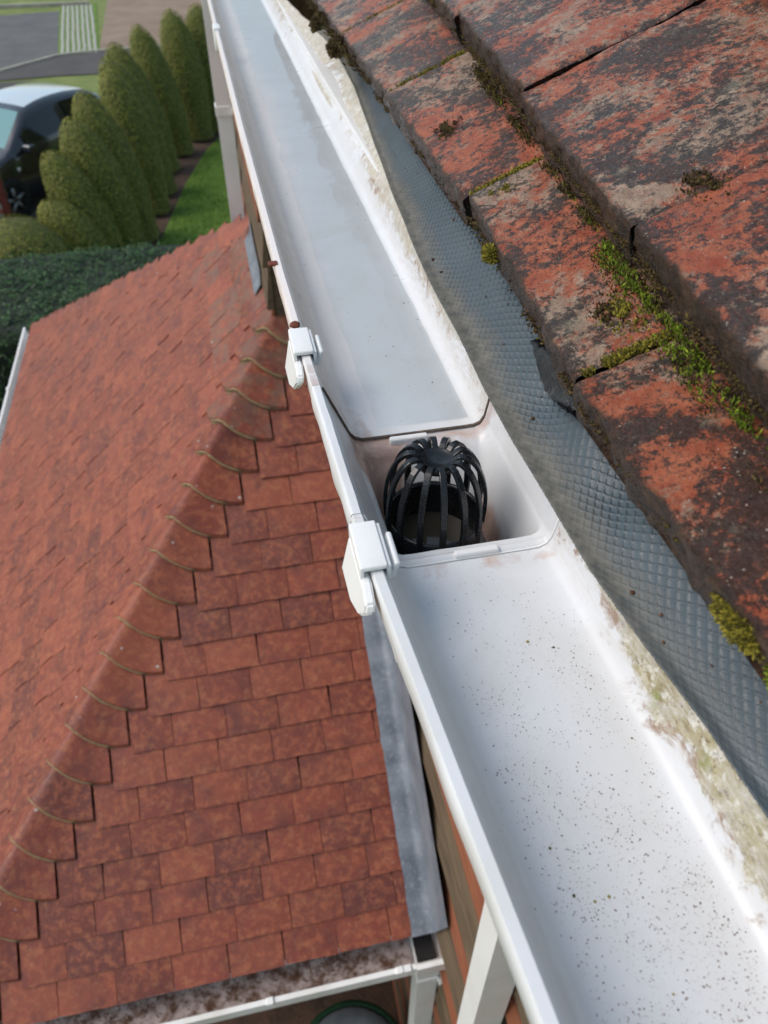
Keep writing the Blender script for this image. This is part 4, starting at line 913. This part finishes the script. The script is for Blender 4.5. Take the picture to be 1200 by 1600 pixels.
def csec(x):
    zb_, zr, w = interp(zbt, x), interp(zrt, x), interp(wt_, x); d = zr - zb_; k = min(1, max(0, d / .45)); wr = w * (.93 - .20 * k)
    return [(w * .90, .20), (w * .97, .30), (w, .50), (w, zb_ - .12), (w * .975, zb_ - .02), (w * .955, zb_ + .03 * k), (wr + .02 * k, zr - .10 * k - .01), (wr - .03, zr - .045 * k - .006), (wr - .12, zr - .016), (wr * .5, zr - .003), (0, zr)]
V = []; nS = 21
for x in tx:
    s = csec(x); full = [cw(x, y, z) for y, z in s] + [cw(x, -y, z) for y, z in s[-2::-1]]; V += full
F = []; fm = []
for i in range(len(tx) - 1):
    for j in range(nS - 1):
        F.append((i * nS + j, i * nS + j + 1, (i + 1) * nS + j + 1, (i + 1) * nS + j)); fm.append(0)
F += [tuple(range(nS))[::-1], tuple((len(tx) - 1) * nS + k for k in range(nS))]; fm += [0, 0]
body = mesh('body', V, F, None, CAR, True, mats=[M['carpaint'], M['carroof']], fmat=fm); sharp(body, 60)
def shell(name, i0, i1, j0, j1, mat, push=.018, inset=0.):
    P = []; 
    for i in range(i0, i1 + 1):
        for j in range(j0, j1 + 1):
            p = V[i * nS + j].copy(); c = cw(tx[i], 0, .9); n = (p - c); n = Vector((n.x, n.y, max(n.z, .05))).normalized(); P.append(p + n * push)
    return mesh(name, P, grid_faces(i1 - i0 + 1, j1 - j0 + 1), M[mat], CAR, True)
ix = lambda x: min(range(len(tx)), key=lambda k: abs(tx[k] - x))
shell('side_window', ix(1.3), ix(2.2), 5, 6, 'glass'); shell('side_window', ix(2.4), ix(3.2), 5, 6, 'glass')
shell('side_window', ix(1.3), ix(2.2), nS - 7, nS - 6, 'glass'); shell('side_window', ix(2.4), ix(3.2), nS - 7, nS - 6, 'glass')
shell('windscreen', ix(1.0), ix(1.6), 8, nS - 9, 'screen', .008)
shell('roof_sheen_panel', ix(1.75), ix(3.2), 8, nS - 9, 'carroof', .006)
shell('rear_window', ix(3.4), ix(3.52), 8, nS - 9, 'glass', .008)
for s in (1, -1):
    for x in (.72, 3.05):
        c = cw(x, s * .80, .30); ax = lft * s; w = MB(); pr = [(.30, -.18), (.31, -.05), (.29, .02), (.21, .03)]
        def ring(mb, prof, n=28):
            b = len(mb.v)
            for r, t_ in prof:
                for k in range(n): a = 2 * math.pi * k / n; mb.v.append(tuple(c + fwd * (r * math.cos(a)) + Vector((0, 0, r * math.sin(a))) + ax * t_))
            for i in range(len(prof) - 1):
                for k in range(n): mb.f.append((b + i * n + k, b + i * n + (k + 1) % n, b + (i + 1) * n + (k + 1) % n, b + (i + 1) * n + k))
            return mb
        wh = ring(MB(), [(.335, -.02), (.345, .030), (.30, .034)]).build('wheel_arch', M['tyre'], CAR, True) if s > 0 else None
        tyre = ring(MB(), [(.22, -.16), (.30, -.16), (.312, -.12), (.312, .0), (.295, .032), (.225, .036), (.215, .02)]).build('wheel', M['tyre'], CAR, True)
        rimo = ring(MB(), [(.215, .02), (.205, .028), (.195, .0), (.05, -.03), (.001, -.03)]).build('rim', M['tyre'], tyre, True)
        for k in range(5):
            a = 2 * math.pi * k / 5 + .3; d = fwd * math.cos(a) + Vector((0, 0, math.sin(a)))
            MB().tube([c + ax * .02 + d * .02, c + ax * .028 + d * .205], [.045, .028], 6).build('spoke', M['rim'], tyre, True)
    mir = MB().bbox((-.06, -.09, -.06), (.07, .09, .07), .035, 3); mo = mir.build('wing_mirror', M['carpaint'], CAR, True, origin=(0, 0, 0)); place(mo, cw(1.22, s * .93, .98), CAR); mo.rotation_euler.z = math.atan2(fwd.y, fwd.x)
    MB().tube([cw(3.40, s * .745, 1.16), cw(3.53, s * .735, 1.06), cw(3.60, s * .715, .86)], [.03, .055, .045], 8).build('tail_light', M['red_light'], CAR, True)
    MB().tube([cw(.10, s * .60, .66), cw(.28, s * .70, .74)], [.06, .05], 8).build('headlight', M['clear'], CAR, True)
    MB().tube([cw(2.25, s * .835, .90), cw(2.42, s * .835, .905)], .016, 6).build('door_handle', M['carpaint'], CAR, True)
    blob(MB(), cw(.98, s * .822, .72), .035, 1, seed=4).build('side_indicator', M['clear'], CAR, True)
